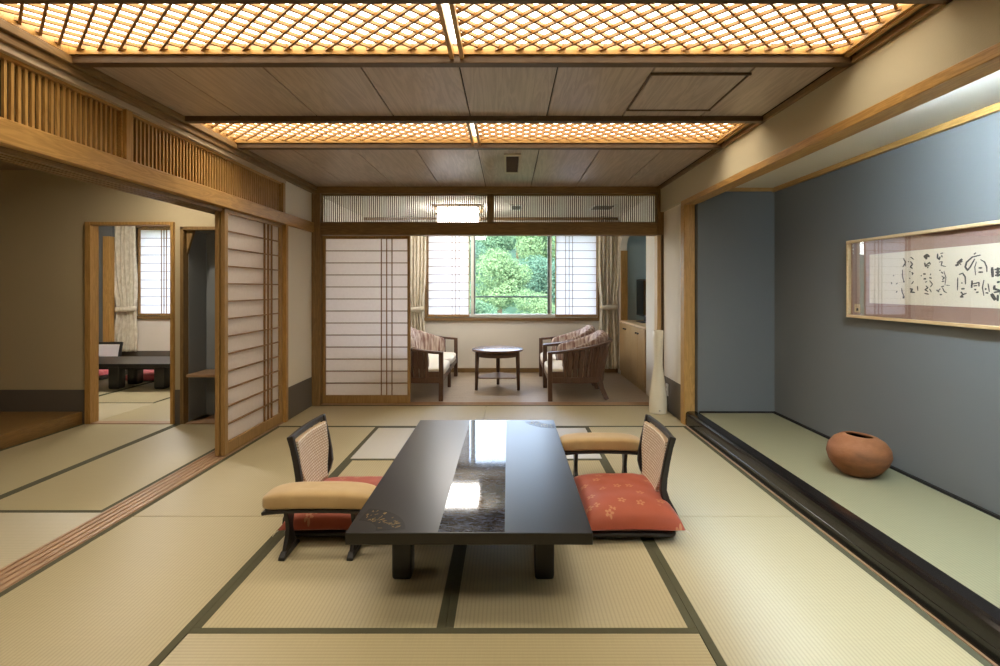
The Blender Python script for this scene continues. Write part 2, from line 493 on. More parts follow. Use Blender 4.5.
# back wall timbers
struct('trim_7', B(XL - .02, 1.62, YB - .02, YB + .11, 1.742, 1.868), W_BROWN['x'], 0.004)
struct('trim_8', B(XL - .1, 1.66, YB - .03, YB + .11, 2.165, TOPZ + .01), W_BROWN['x'], 0.004)
struct('trim_9', B(XL - .01, -1.915, YB - .035, YB + .09, -0.05, 2.165), W_BROWN['z'], 0.004)
struct('trim_10', B(1.525, 1.590, YB - .03, YB + .09, 1.742, 2.165), W_BROWN['z'], 0.004)
struct('trim_28', B(1.530, 1.572, YB + .0, YB + .09, -0.05, 1.742), W_PALE['z'], 0.003)
struct('trim_29', B(1.572, 1.592, YB - .02, YB + .09, -0.05, 1.742), W_DARKTRIM['z'], 0.002)
struct('trim_11', B(-0.205, -0.155, YB - .01, YB + .08, 1.868, 2.165), W_BROWN['z'], 0.003)
struct('trim_12', B(XL, 1.54, YB + .005, YB + .025, 2.155, 2.166), W_BROWN['x'])
mb = MB().box(XL, 1.60, YB - .01, YB + .14, -0.05, 0.0)
for y in (.0, .035, .07, .105): mb.box(-1.915, 1.525, YB + y, YB + y + .012, 0, .005)
struct('trim_13', mb, W_SILL['x'])
# right side: upper wall above the alcove, its lower rail, stub wall
struct('wall_right', MB().box(1.555, 1.655, -1.0, YB + .06, 1.975, TOPZ + .02), PLASTER)
struct('wall_right_stub', B(1.59, 1.68, 4.70, YB + .1, 0.31, 1.975), PLASTER_W)
struct('trim_14', B(1.548, 1.655, -1.0, 4.70, 1.932, 1.9755), W_GOLD['y'], 0.003)
struct('baseboard_right', B(1.586, 1.68, 4.70, YB + .1, -0.05, 0.31), WAINS)
struct('trim_15', B(1.535, 1.60, -1.0, YB, 2.205, TOPZ), W_BROWN['y'], 0.003)
struct('trim_16', B(1.543, 1.64, 4.60, 4.70, -0.05, 1.935), W_GOLD['z'], 0.006)
# alcove (tokonoma)
struct('wall_alcove', B(2.31, 2.45, -1.0, 4.75, -0.05, 2.10), BLUEWALL)
struct('wall_alcove_back', B(1.645, 2.31, 4.55, 4.75, -0.05, 2.10), BLUEWALL)
struct('ceiling_alcove', B(1.655, 2.32, -1.0, 4.72, 2.065, 2.12), PLASTER_W)
struct('trim_17', B(2.285, 2.312, -1.0, 4.55, 2.03, 2.066), W_GOLD['y'], 0.002)
struct('trim_18', B(1.66, 2.285, 4.526, 4.552, 2.035, 2.066), W_GOLD['x'], 0.002)
struct('trim_19', B(1.545, 1.5545, -1.0, 4.60, -0.05, 0.004), W_SILL['y'])
mbk = MB()
prof = [(1.556, -.05), (1.556, .09), (1.560, .108), (1.572, .118), (1.59, .121), (1.655, .121), (1.655, -.05)]
mbk.prism(prof, 'y', -1.0, 4.60)
mbk.prism([(1.5545, .0), (1.5545, .05), (1.557, .052), (1.557, 0)], 'y', -1.0, 4.60)
struct('trim_20', mbk, LACQ_G, 0.004)
struct('floor_alcove', B(1.65, 2.31, -1.0, 4.62, -0.05, 0.09), STRAW)
mb = MB().box(2.292, 2.311, -1.0, 4.55, .12, .132).box(1.655, 2.311, 4.534, 4.551, .12, .132)
struct('baseboard_alcove', mb, BORDER_BLK)
# anteroom walls
Y2 = 4.66
WT = .065
mb = MB().box(-5.0, -3.72, Y2, Y2 + WT, -.05, 2.25)
mb.box(-2.97, -2.905, Y2, Y2 + WT, -.05, 2.25)
mb.box(-3.72, -2.97, Y2, Y2 + WT, 1.775, 2.25)
mb.box(-2.905, -2.16, Y2, Y2 + WT, 1.72, 2.25)
struct('wall_anteroom', mb, PLASTER_L)
struct('wall_anteroom_side', B(-5.15, -5.0, -1.0, 4.78, -.05, 2.3), PLASTER_L)
struct('baseboard_anteroom', MB().box(-5.0, -3.73, Y2 - .004, Y2, -.05, .297).box(-2.955, -2.905, Y2 - .004, Y2, -.05, .297), WAINS)
mb = MB().box(-3.74, -3.69, Y2 - .025, Y2 + WT + .01, -.05, 1.785).box(-2.985, -2.955, Y2 - .025, Y2 + WT + .01, -.05, 1.785).box(-3.69, -2.985, Y2 - .025, Y2 + WT + .01, 1.758, 1.785)
struct('door_1', mb, W_GOLD['z'], 0.003)
struct('trim_21', B(-3.69, -2.985, Y2 - .02, Y2 + WT, -.05, .004), W_SILL['x'])
# closet niche beside the doorway
mb = MB().box(-2.86, -2.17, 4.98, 5.01, -.05, 1.74).box(-2.90, -2.872, Y2 + WT, 5.01, -.05, 1.74).box(-2.19, -2.16, Y2, 5.01, -.05, 1.74).box(-2.9, -2.16, Y2 + WT, 5.01, 1.72, 1.75)
struct('wall_niche', mb, GREY_IN)
mb = MB().box(-2.905, -2.875, Y2 - .012, Y2 + WT, -.05, 1.745).box(-2.905, -2.16, Y2 - .012, Y2 + WT, 1.715, 1.745)
mb.prism([(-2.866, 1.716), (-2.866, 1.50), (-2.80, 1.716)], 'y', Y2 + .02, Y2 + .05)
struct('trim_22', mb, W_BROWN['z'], 0.002)
tag(B(-2.865, -2.195, Y2 + .01, 4.98, .405, .43).build('niche_shelf', W_SILL['x'], None, 0.003), 'wooden shelf board across the grey niche beside the bedroom doorway', 'shelf')
struct('floor_niche', B(-2.865, -2.195, Y2 + .0, 4.98, -.05, .0), W_SILL['x'])
# raised board platform at the far left
struct('floor_platform', B(-5.0, -3.77, -1.0, Y2 - .005, -.05, .105), W_PLAT, 0.006)
# far (window) wall
FY = 7.52
def wall_with_holes(x0, x1, holes):
    m = MB(); x = x0
    for hx0, hx1, hz0, hz1 in holes:
        m.box(x, hx0, FY, FY + .2, -.1, 2.46)
        m.box(hx0, hx1, FY, FY + .2, -.1, hz0); m.box(hx0, hx1, FY, FY + .2, hz1, 2.46)
        x = hx1
    m.box(x, x1, FY, FY + .2, -.1, 2.46); return m
struct('wall_far', wall_with_holes(-6.6, 2.5, [(-5.33, -4.0, .80, 2.06), (-1.16, 1.28, .775, 2.02)]), PLASTER_W)
struct('wall_partition', B(-2.19, -2.06, YB + .1, FY, -.05, 2.3), PLASTER_W)
struct('wall_partition_front', B(-2.17, XL - .01, YB + .0, YB + .1, -.05, 2.3), PLASTER)
struct('baseboard_far', MB().box(-2.06, 1.57, FY - .018, FY, -.008, .055), W_BROWN['x'], 0.003)
struct('baseboard_bedroom', MB().box(-6.6, -2.19, FY - .005, FY, -.05, .30), WAINS)
struct('trim_23', B(-2.06, 1.62, FY - .02, FY, 2.165, 2.21), W_BROWN['x'], 0.002)
# veranda right wall with cabinet alcove
struct('wall_veranda_near', B(1.57, 1.68, YB + .1, 5.97, -.05, 2.25), PLASTER_W)
struct('wall_veranda_far', B(1.57, 1.66, 7.34, FY, -.05, 2.25), PLASTER_W)
mb = MB().box(1.57, 1.68, 5.97, 7.34, 1.93, 2.25)
pts = [(7.331, 1.931), (7.331, 1.70)]
for k in range(7):
    a = k / 6 * PI / 2
    pts.append((7.331 - .16 * (1 - math.cos(a)), 1.70 + .20 * math.sin(a) + .0))
pts.append((7.1, 1.931))
mb.prism(pts, 'x', 1.572, 1.66)
struct('wall_veranda', mb, PLASTER_W)
BLUE_L = plain('pale blue recess', lin(168, 186, 192), .85, .2, .03)
struct('wall_veranda_recess', MB().box(2.08, 2.15, 5.9, 7.45, -.05, 2.25).box(1.66, 2.08, 7.34, 7.45, -.05, 2.25).box(1.68, 2.08, 5.85, 5.97, -.05, 2.25).box(1.68, 2.08, 5.97, 7.34, 1.93, 1.98), BLUE_L)
struct('trim_24', MB().box(1.572, 1.665, 7.30, 7.332, .75, 1.72), W_GOLD['z'], 0.002)
struct('trim_25', B(1.545, 1.572, YB + .10, YB + .16, -.008, 1.76), W_PALE['z'], 0.002)

# ================================================================== COFFER LIGHTS
def coffer(y0, y1, label):
    t = thing('coffer_light', label, 'ceiling light', (-0.225, (y0 + y1) / 2, 2.24), 0, 'lattice coffer lights across the ceiling')
    xa, xb, xm = -1.965, 1.50, -0.228
    B(xa - .09, xb + .06, y0 - .05, y0, 2.205, 2.37).build('crossbeam', W_DARKTRIM['x'], t, .003, world=True)
    B(xa - .09, xb + .06, y1, y1 + .05, 2.205, 2.37).build('crossbeam', W_DARKTRIM['x'], t, .003, world=True)
    B(xa - .02, xa, y0, y1, 2.230, 2.37).build('end_frame', W_GOLD['y'], t, .002, world=True)
    B(xb, xb + .02, y0, y1, 2.230, 2.37).build('end_frame', W_GOLD['y'], t, .002, world=True)
    MB().box(xa, xb, y0, y0 + .012, 2.240, 2.275).box(xa, xb, y1 - .012, y1, 2.240, 2.275).box(xa, xa + .012, y0, y1, 2.240, 2.275).box(xb - .012, xb, y0, y1, 2.240, 2.275).build('lattice_frame', W_GOLD['x'], t, .001, world=True)
    for p0, p1 in ((xa, xm - .03), (xm + .03, xb)):
        g = MB(); pit = .092; D = y1 - y0
        # one set each way, clipped to the panel
        for sgn in (1, -1):
            c = -D
            while c < (p1 - p0) + D:
                # line x = p0 + c + sgn*(y-y0)
                ya, yb = y0, y1
                fx = lambda y: p0 + c + (sgn * (y - y0))
                lo, hi = y0, y1
                if sgn > 0:
                    lo = max(y0, y0 + (0 - c)); hi = min(y1, y0 + (p1 - p0 - c))
                else:
                    lo = max(y0, y0 + c - (p1 - p0)); hi = min(y1, y0 + c)
                if hi - lo > .012:
                    zz = 2.264 + (.003 if sgn > 0 else -.003)
                    g.bar((fx(lo), lo, zz), (fx(hi), hi, zz), .0105, .014)
                c += pit
        g.build('lattice_panel', W_LATTICE, t, world=True)
    MB().box(xm - .032, xm - .014, y0, y1, 2.222, 2.268).box(xm + .014, xm + .032, y0, y1, 2.222, 2.268).build('divider', W_GOLD['y'], t, .001, world=True)
    B(xa - .015, xb + .015, y0, y1, 2.292, 2.312).build('diffuser', E_COFFER, t, world=True, label='glowing white diffuser panel')
    return t
coffer(*C1, 'long lattice ceiling light nearer the table, seen in front of the access hatch')
coffer(*C2, 'long lattice ceiling light between the access hatch and the small ceiling vent')
coffer(*C0, 'added unseen lattice ceiling light overhead, closest to the near end of the room')  # unseen third coffer, added for light at the spacing of the others

# hatch and vents
t = thing('ceiling_hatch', 'square wooden access hatch with dark edging set in the ceiling boards', 'hatch', (.93, 2.78, TOPZ))
B(.70, 1.155, 2.54, 3.03, TOPZ - .006, TOPZ - .001).build('hatch_panel', W_CEIL, t, .002, world=True)
mb = MB()
for y in (2.525, 3.035): mb.box(.685, 1.17, y - .006, y + .006, TOPZ - .012, TOPZ)
for x in (.69, 1.165): mb.box(x - .004, x + .004, 2.53, 3.03, TOPZ - .008, TOPZ)
mb.build('edging', W_DARKTRIM['x'], t, .001, world=True)
t = thing('ceiling_vent', 'narrow ceiling vent with pale frame and dark louvres before the veranda', 'vent', (.035, 4.37, TOPZ))
MB().box(-.03, .10, 4.04, 4.09, TOPZ - .012, TOPZ).box(-.03, .10, 4.65, 4.70, TOPZ - .012, TOPZ).box(-.03, -.015, 4.09, 4.65, TOPZ - .012, TOPZ).box(.085, .10, 4.09, 4.65, TOPZ - .012, TOPZ).build('vent_frame', plain('vent frame grey', lin(196, 188, 168), .5), t, .002, world=True)
mb = MB()
for k in range(14): mb.bar((-.014, 4.11 + k * .04, TOPZ - .006), (.084, 4.11 + k * .04, TOPZ - .006), .02, .003, (0, .5, 1))
mb.build('louvre', plain('dark louvre', lin(70, 58, 44), .6), t, world=True)
for i, (x, y, lb) in enumerate(((.10, 6.55, 'small slotted vent in the veranda ceiling behind the middle of the transom'), (1.18, 6.55, 'larger slotted vent in the veranda ceiling above the armchairs'))):
    t = thing('veranda_vent', lb, 'vent', (x, y, 2.21), 0, 'vents in the veranda ceiling')
    w = .07 if i == 0 else .14
    MB().box(-w, w, -.2, -.17, -.012, 0).box(-w, w, .17, .2, -.012, 0).box(-w, -w + .02, -.17, .17, -.012, 0).box(w - .02, w, -.17, .17, -.012, 0).build('vent_frame', WHITE, t, .002)
    mb = MB()
    for k in range(9): mb.box(-w + .02, w - .02, -.155 + k * .036, -.135 + k * .036, -.01, -.002)
    mb.build('louvre', ALU_D, t)

# veranda ceiling lamp
t = thing('ceiling_lamp', 'square white paper ceiling lamp glowing above the veranda seats', 'ceiling light', (-.62, 6.62, 2.21))
MB().box(-.30, .30, -.30, .30, -.02, 0).build('lamp_base', W_BROWN['x'], t, .003)
MB().superbox((0, 0, -.110), (.50, .50, .18), .08, 64, 24).build('lamp_shade', E_LAMP, t)
for zz in (-.022, -.110):
    MB().box(-.262, .262, -.262, -.250, zz - .006, zz + .006).box(-.262, .262, .250, .262, zz - .006, zz + .006).box(-.262, -.250, -.262, .262, zz - .006, zz + .006).box(.250, .262, -.262, .262, zz - .006, zz + .006).build('lamp_rail', W_BROWN['x'], t, .001)
# side-room lamps; second downlight and bedroom lamp are added, unseen fill
for x, y, lb in ((-2.80, 4.10, 'round recessed downlight in the anteroom ceiling before the bedroom doorway'), (-3.0, 1.7, 'added unseen downlight in the anteroom ceiling above the crosswise mat')):
    t = thing('downlight', lb, 'light', (x, y, 2.245), 0, 'anteroom downlights')
    MB().lathe([(.062, -.012), (.075, -.010), (.078, 0), (.062, 0), (.062, -.012)], 32, cap=False).build('rim', WHITE, t)
    MB().lathe([(.0, -.006), (.06, -.006), (.06, -.002), (.0, -.002)], 32).build('bulb', E_LEFT, t)
t = thing('ceiling_lamp', 'added unseen fill lamp on the bedroom ceiling above its black low table', 'ceiling light', (-4.2, 6.0, 2.30))
MB().box(-.28, .28, -.28, .28, -.02, 0).build('lamp_base', W_BROWN['x'], t, .003)
MB().superbox((0, 0, -.06), (.52, .52, .08), .2, 48, 16).build('lamp_shade', E_BED_FILL, t)
# alcove tube light hidden behind the upper wall
t = thing('ceiling_tube_light', 'slim tube light tucked up behind the upper wall of the alcove', 'light', (1.70, 1.45, 2.054))
MB().box(-.03, .03, -1.05, 1.05, -.005, .0115).build('light_base', WHITE, t, .002)
MB().tube([(0, -1.0, -.014), (0, 1.0, -.014)], .011, 12).build('tube', E_TUBE, t)

# ================================================================== SHOJI
def shoji(name, w, h, label, rows, vpos, loc, rz, stile=.035, top=.03, bot=.08, th=.03, mw=.0085, group=None, cat='sliding screen', side=-1):
    """local: x 0..w, z 0..h, thin in y; lattice on the side of -y (side=-1)"""
    t = thing(name, label, cat, loc, rz, group)
    m = MB().box(0, stile, -th / 2, th / 2, 0, h).box(w - stile, w, -th / 2, th / 2, 0, h)
    m.box(stile, w - stile, -th / 2, th / 2, 0, bot).box(stile, w - stile, -th / 2, th / 2, h - top, h)
    m.build('frame', W_SHOJI['z'], t, .002)
    g = MB(); iw = w - 2 * stile; ih = h - top - bot
    for k in range(1, rows):
        z = bot + ih * k / rows
        g.box(stile, w - stile, -.011, .003, z - mw / 2, z + mw / 2)
    for v in vpos:
        x = stile + iw * v
        g.box(x - mw / 2, x + mw / 2, -.0125, .0015, bot, h - top)
    g.build('muntin', W_MUNTIN, t)
    MB().add([(stile, .005, bot), (w - stile, .005, bot), (w - stile, .005, h - top), (stile, .005, h - top)], [(0, 1, 2, 3)]).build('paper', PAPER, t)
    return t
V3 = (.68, .745, .81)
shoji('shoji_screen', .905, 1.725, 'paper sliding screen closed on the back wall beside the veranda opening', 13, V3, (-1.912, YB + .045, .012), 0, .03, .03, .082, group='paper sliding screens')
# left stack, lattice facing the main room (+x): rotate so local -y -> +x
for i, (x, y, lb) in enumerate(((-2.022, 3.72, 'paper sliding screen standing foremost in the pair at the anteroom opening'),
                                (-2.060, 3.715, 'paper sliding screen pushed back directly behind the foremost anteroom screen'))):
    shoji('shoji_screen', .955, 1.755, lb, 13, (.675, .75, .825), (x, y, .010), PI / 2, .045, .03, .085, group='paper sliding screens', mw=.0095)
# veranda window shoji
V3w = (.59, .675, .765)
shoji('window_screen', .60, 1.20, 'paper window screen beside the curtain behind the long settee', 10, V3w, (-1.155, FY + .03, .785), 0, .012, .02, .035, .028, .0065, 'paper window screens')
shoji('window_screen', .60, 1.20, 'paper window screen above the two armchairs', 10, tuple(1 - v for v in V3w), (.68, FY + .03, .785), 0, .012, .02, .035, .028, .0065, 'paper window screens')
shoji('window_screen', .62, 1.25, 'paper window screen beside the tied curtain of the bedroom', 10, (.545, .61, .675), (-5.315, FY + .03, .805), 0, .03, .02, .03, .028, .0065, 'paper window screens')
shoji('window_screen', .70, 1.25, 'paper window screen of the bedroom farther from its tied curtain', 10, (.2, .3), (-4.71, FY + .06, .805), 0, .03, .02, .03, .028, .0065, 'paper window screens')

# ================================================================== WINDOWS
RAILM = plain('dark rail', lin(46, 52, 50), .5)
def window(name, x0, x1, z0, z1, gx0, gx1, rail):
    w = bpy.data.objects.new(name, None); C.objects.link(w); w.location = (x0, FY, z0); w['kind'] = 'structure'
    mb = MB().box(x0 - .035, x1 + .035, FY - .03, FY + .09, z0 - .045, z0).box(x0 - .03, x0, FY - .012, FY + .09, z0, z1).box(x1, x1 + .03, FY - .012, FY + .09, z0, z1).box(x0 - .03, x1 + .03, FY - .012, FY + .09, z1, z1 + .03)
    mb.build('window_frame', W_BROWN['x'], w, .002, world=True)
    y = FY + .12
    mb = MB().box(x0, x1, y - .03, y + .06, z0, z0 + .045).box(x0, x1, y - .03, y + .06, z1 - .03, z1)
    mb.box(x0, x0 + .03, y - .03, y + .06, z0, z1).box(x1 - .03, x1, y - .03, y + .06, z0, z1)
    if gx0 is not None:
        mb.box(gx0 - .065, gx0 - .022, y - .02, y + .05, z0 + .045, z1 - .03).box(gx1 + .022, gx1 + .06, y - .02, y + .05, z0 + .045, z1 - .03)
    mb.build('sash', ALU, w, .003, world=True)
    if gx0 is not None:
        MB().box(gx0 - .022, gx0, y - .02, y + .03, z0 + .045, z1 - .03).box(gx1, gx1 + .032, y - .02, y + .03, z0 + .045, z1 - .03).build('sash_stile', ALU_D, w, .002, world=True)
        MB().tube([(gx0 - .1, y + .11, rail), (gx1 + .1, y + .11, rail)], .011, 10).build('safety_rail', RAILM, w, world=True)
    MB().box(x0, x1, y + .0, y + .005, z0 + .04, z1 - .03).build('pane', GLASS, w, world=True)
    return w
window('window_1', -1.16, 1.28, .775, 2.02, -.475, .575, 1.07)
window('window_2', -5.33, -4.0, .80, 2.06, None, None, 1.1)

# ================================================================== TRANSOMS
def transom(x0, x1, z0, z1, y, n, label, m):
    t = thing('transom_lattice', label, 'transom', ((x0 + x1) / 2, y, z0), 0, 'slatted transoms over the openings')
    MB().box(x0, x1, y - .012, y + .018, z0, z0 + .012).box(x0, x1, y - .012, y + .018, z1 - .016, z1).box(x0, x0 + .012, y - .012, y + .018, z0, z1).box(x1 - .012, x1, y - .012, y + .018, z0, z1).build('frame', m['x'], t, .001, world=True)
    g = MB()
    for k in range(1, n):
        x = x0 + .006 + (x1 - x0 - .012) * k / n
        g.box(x - .0047, x + .0047, y - .004, y + .006, z0 + .011, z1 - .015)
    g.build('slat', W_DARKTRIM['z'], t, world=True)
transom(-1.915, -.205, 1.868, 2.165, YB + .03, 78, 'slatted transom above the closed paper screen on the back wall', W_BROWN)
transom(-.155, 1.525, 1.868, 2.165, YB + .03, 78, 'slatted transom above the open veranda doorway', W_BROWN)
def transom_side(y0, y1, z0, z1, x, n, label):
    t = thing('transom_lattice', label, 'transom', (x, (y0 + y1) / 2, z0), 0, 'slatted transoms over the openings')
    MB().box(x - .02, x + .02, y0, y1, z0, z0 + .012).box(x - .02, x + .02, y0, y1, z1 - .014, z1).box(x - .02, x + .02, y0, y0 + .012, z0, z1).box(x - .02, x + .02, y1 - .012, y1, z0, z1).build('frame', W_GOLD['y'], t, .001, world=True)
    g = MB()
    for k in range(1, n):
        y = y0 + .006 + (y1 - y0 - .012) * k / n
        g.box(x - .004, x + .008, y - .0065, y + .0065, z0 + .011, z1 - .012)
    g.build('slat', W_GOLD['z'], t, world=True)
    B(x - .045, x - .040, y0, y1, z0, z1).build('backing', DARKBACK, t, world=True, label='added dark board darkening the gaps behind the slats')  # board added so the slat gaps stay dark against the lit anteroom
transom_side(.86, 2.742, 1.867, 2.135, -2.03, 60, 'slatted transom over the near half of the anteroom opening')
transom_side(2.79, 4.66, 1.867, 2.135, -2.03, 58, 'slatted transom over the half of the anteroom opening by the stacked screens')
struct('trim_26', MB().box(-2.06, -1.992, 2.742, 2.79, 1.867, 2.135).box(-2.06, -1.995, 4.66, 4.71, 1.867, 2.135).box(-2.06, -1.995, .76, .86, 1.867, 2.135), W_GOLD['z'], .003)
struct('wall_left_upper', B(-2.06, -2.0, -1.0, .76, 1.867, 2.14), PLASTER)

# ================================================================== TATAMI
def mat_(x0, x1, y0, y1, label, along, z=0.0, mm=None, bm=None, th=.05, borders=(1, 1), bw=.029, group='tatami mats of the main room'):
    g = .0016
    L, Wd = ((y1 - y0, x1 - x0) if along == 'y' else (x1 - x0, y1 - y0))
    L -= 2 * g; Wd -= 2 * g
    t = thing('tatami_mat', label, 'tatami mat', ((x0 + x1) / 2, (y0 + y1) / 2, z - th), PI / 2 if along == 'y' else 0, group)
    MB().box(-L / 2, L / 2, -Wd / 2, Wd / 2, 0, th).build('rush_cover', mm or TATAMI, t, .003)
    for s_, f in zip((-1, 1), borders):
        if f:
            MB().box(-L / 2 - .001, L / 2 + .001, s_ * (Wd / 2 + .001), s_ * (Wd / 2 - bw), th * .3, th + .0012).build('border', bm or BORDER, t, .001)
    return t
a, b, c, d, e = -2.0, -1.113, -.222, .666, 1.543
# along='y' rotates local +y to world -x
mat_(a, b, .94, 2.762, 'tatami mat along the sliding tracks, in the near corner of the floor', 'y')
mat_(a, b, 2.762, 4.535, 'tatami mat along the sliding tracks in front of the stacked paper screens', 'y')
mat_(d, e, .94, 2.762, 'tatami mat along the black alcove sill, in the near corner of the floor', 'y')
mat_(d, e, 2.762, 4.535, 'tatami mat along the black alcove sill, behind the chair with the vermilion cushion', 'y')
mat_(b, c, 1.853, 3.66, 'tatami mat under the fan-decorated side of the black table', 'y')
mat_(c, d, 1.853, 3.66, 'tatami mat under the bare side of the black table and the vermilion cushion', 'y')
mat_(b, d, .955, 1.853, 'tatami mat lying crosswise at the near end of the floor', 'x')
mat_(b, d, 3.66, 4.535, 'tatami mat lying crosswise just beyond the far end of the black table', 'x')
mat_(a, c, 4.535, YB - .01, 'tatami mat along the back wall below the closed paper screen', 'x')
mat_(c, e + .017, 4.535, YB - .01, 'tatami mat along the veranda threshold by the tall white vase', 'x')
mat_(1.655, 2.292, -1.0, 4.536, 'long greenish tatami floor of the alcove under the clay pot', 'y', .12, TATAMI_G, BORDER_BLK, .03, (1, 0), .004, 'alcove matting')
# anteroom
gA = 'tatami mats of the anteroom'
mat_(-2.91, -2.165, 2.835, Y2 - .03, 'anteroom tatami mat beside the sliding tracks before the niche', 'y', group=gA)
mat_(-3.76, -2.91, 2.835, Y2 - .03, 'anteroom tatami mat between the board platform and the doorway axis', 'y', group=gA)
mat_(-3.76, -2.165, 1.95, 2.835, 'anteroom tatami mat lying crosswise at the picture edge beside the tracks', 'x', group=gA)
# bedroom
gB = 'tatami mats of the bedroom'
mat_(-5.44, -3.69, 4.735, 5.50, 'bedroom tatami mat just inside the doorway, catching the window glare', 'x', group=gB, borders=(0, 1))
mat_(-3.69, -2.80, 4.735, 6.55, 'bedroom tatami mat inside the doorway nearer the niche', 'y', group=gB, borders=(0, 0))
mat_(-4.55, -3.69, 5.50, 7.28, 'bedroom tatami mat under the near end of the black table', 'y', group=gB)
mat_(-5.44, -4.55, 5.50, 7.28, 'bedroom tatami mat under the white-backed chair', 'y', group=gB)

# ================================================================== MAIN TABLE
TZ = .32
TX0, TX1, TY0, TY1 = -.585, .305, 1.885, 3.50
t = thing('low_table', 'long black lacquered low table with a rippled glass strip and fan inlay', 'table', (-.14, 2.69, 0))
ix0, ix1 = -.253, -.012
B(TX0, TX1, TY0, TY1, TZ - .043, TZ).build('tabletop', LACQ, t, .0025, world=True)
B(ix0, ix1, TY0 + .008, TY1 - .008, TZ - .004, TZ + .0006).build('glass_strip', RIPPLE, t, world=True, label='rippled dark glass strip')
for sx in (-.437, .150):
    for sy in (2.195, 3.19):
        MB().superbox((sx, sy, (TZ - .043) / 2), (.082, .082, TZ - .043), .18, 40, 12).build('leg', LACQ, t, world=True)
for ya in (2.18, 3.175): B(-.40, .12, ya, ya + .03, TZ - .085, TZ - .043).build('apron', LACQ, t, .002, world=True)
FANBLACK = plain('fan black', lin(14, 13, 13), .35, .4, .02)
def fan(cx, cy, r0, r1, a0, a1, seed):
    rnd = random.Random(seed)
    n = 20
    m = MB()
    ang = [a0 + (a1 - a0) * k / n for k in range(n + 1)]
    poly = [(cx + r1 * math.cos(q), cy + r1 * math.sin(q)) for q in ang] + [(cx + r0 * math.cos(q), cy + r0 * math.sin(q)) for q in reversed(ang)]
    m.prism(poly, 'z', TZ - .0005, TZ + .0006)
    f = m.build('fan_inlay', FANBLACK, t, world=True, label='glossy black folding-fan inlay')
    gmb = MB()
    for k in range(46):
        q = a0 + (a1 - a0) * (.06 + .88 * rnd.random()); r = r0 + (r1 - r0) * (.12 + .76 * rnd.random())
        L = rnd.uniform(.003, .009); wd = rnd.uniform(.001, .0024); th = q + rnd.uniform(-.5, .5)
        p = Vector((cx + r * math.cos(q), cy + r * math.sin(q), TZ + .0009)); dv = Vector((math.cos(th), math.sin(th), 0)) * L
        gmb.bar(p - dv, p + dv, wd, .0006)
    o = gmb.build('gold_pattern', GOLD, t, world=True, label='gold flecks on the fan')
    o.parent = f; o.location = (0, 0, 0)
fan(-.575, 1.895, .095, .20, math.radians(6), math.radians(84), 3)
fan(.30, 3.49, .10, .19, math.radians(190), math.radians(268), 5)

# ================================================================== LEGLESS CHAIRS, ARMRESTS, CUSHIONS
def zaisu(loc, rz, label, weave, group='legless floor chairs at the long table', so=0.0):
    """local: faces +x, back towards -x"""
    t = thing('floor_chair', label, 'chair', loc, rz, group)
    MB().superbox((.02, so, .034), (.48, .60, .022), .15, 40, 8).build('seat', BLACKW, t)
    B(-.19, .23, so - .25, so - .215, .002, .022).build('runner', BLACKW, t, .004)
    B(-.19, .23, so + .215, so + .25, .002, .022).build('runner', BLACKW, t, .004)
    prof = [(-.262, .012), (-.258, .04), (-.236, .085), (-.205, .14), (-.191, .19), (-.196, .25), (-.210, .33), (-.226, .40), (-.240, .455)]
    for s_ in (-1, 1):
        MB().rectsweep([(x, s_ * .225, z) for x, z in prof], [.026, .028, .030, .031, .030, .029, .028, .027, .030], [.030, .034, .036, .036, .034, .032, .030, .028, .032], (1, 0, 0)).build('post', BLACKW, t, .005)
    # top rail, slightly crowned and set back between the posts
    pts = []
    for k in range(13):
        u = -1 + 2 * k / 12
        pts.append((-.238 - .014 * (1 - u * u), u * .222, .440))
    MB().rectsweep(pts, .022, .030, (0, 0, 1)).build('top_rail', BLACKW, t, .005)
    pts = [(-.205 - .02 * (1 - (-1 + k / 6) ** 2), (-1 + k / 6) * .215, .150) for k in range(13)]
    MB().rectsweep(pts, .018, .026, (0, 0, 1)).build('lower_rail', BLACKW, t, .003)
    # woven panel: bowed, rounded lower corners, 12 mm thick
    def P(off):
        def fn(u, v):
            z = .120 + v * .302
            q = min(1, v / .62); half = .135 + .072 * q * q * (3 - 2 * q)
            y = (-1 + 2 * u) * half
            base = -.168 - .050 * v - .006 * math.sin(v * PI)
            return (base - .020 * (1 - (y / .2) ** 2) + off, y, z)
        return fn
    m = MB(); n0 = 16; n1 = 14
    m.grid(P(.008), n0, n1); m.grid(P(-.008), n0, n1)
    # close the rim
    def idx(k, i, j): return k * (n0 + 1) * (n1 + 1) + i * (n1 + 1) + j
    rim = [(i, 0) for i in range(n0)] + [(n0, j) for j in range(n1)] + [(i, n1) for i in range(n0, 0, -1)] + [(0, j) for j in range(n1, 0, -1)]
    for k in range(len(rim)):
        p, q = rim[k], rim[(k + 1) % len(rim)]
        m.f.append((idx(0, *p), idx(0, *q), idx(1, *q), idx(1, *p))); m.smooth.append(False)
    m.build('back_panel', weave, t, label='woven beige back panel')
    return t
zaisu((-.855, 2.865, 0), 0, 'black floor chair with woven back, facing the fan-inlaid side of the table', WEAVE, so=-.085)
zaisu((.585, 2.855, 0), PI, 'black floor chair with woven back, standing before the alcove sill', WEAVE, so=.085)

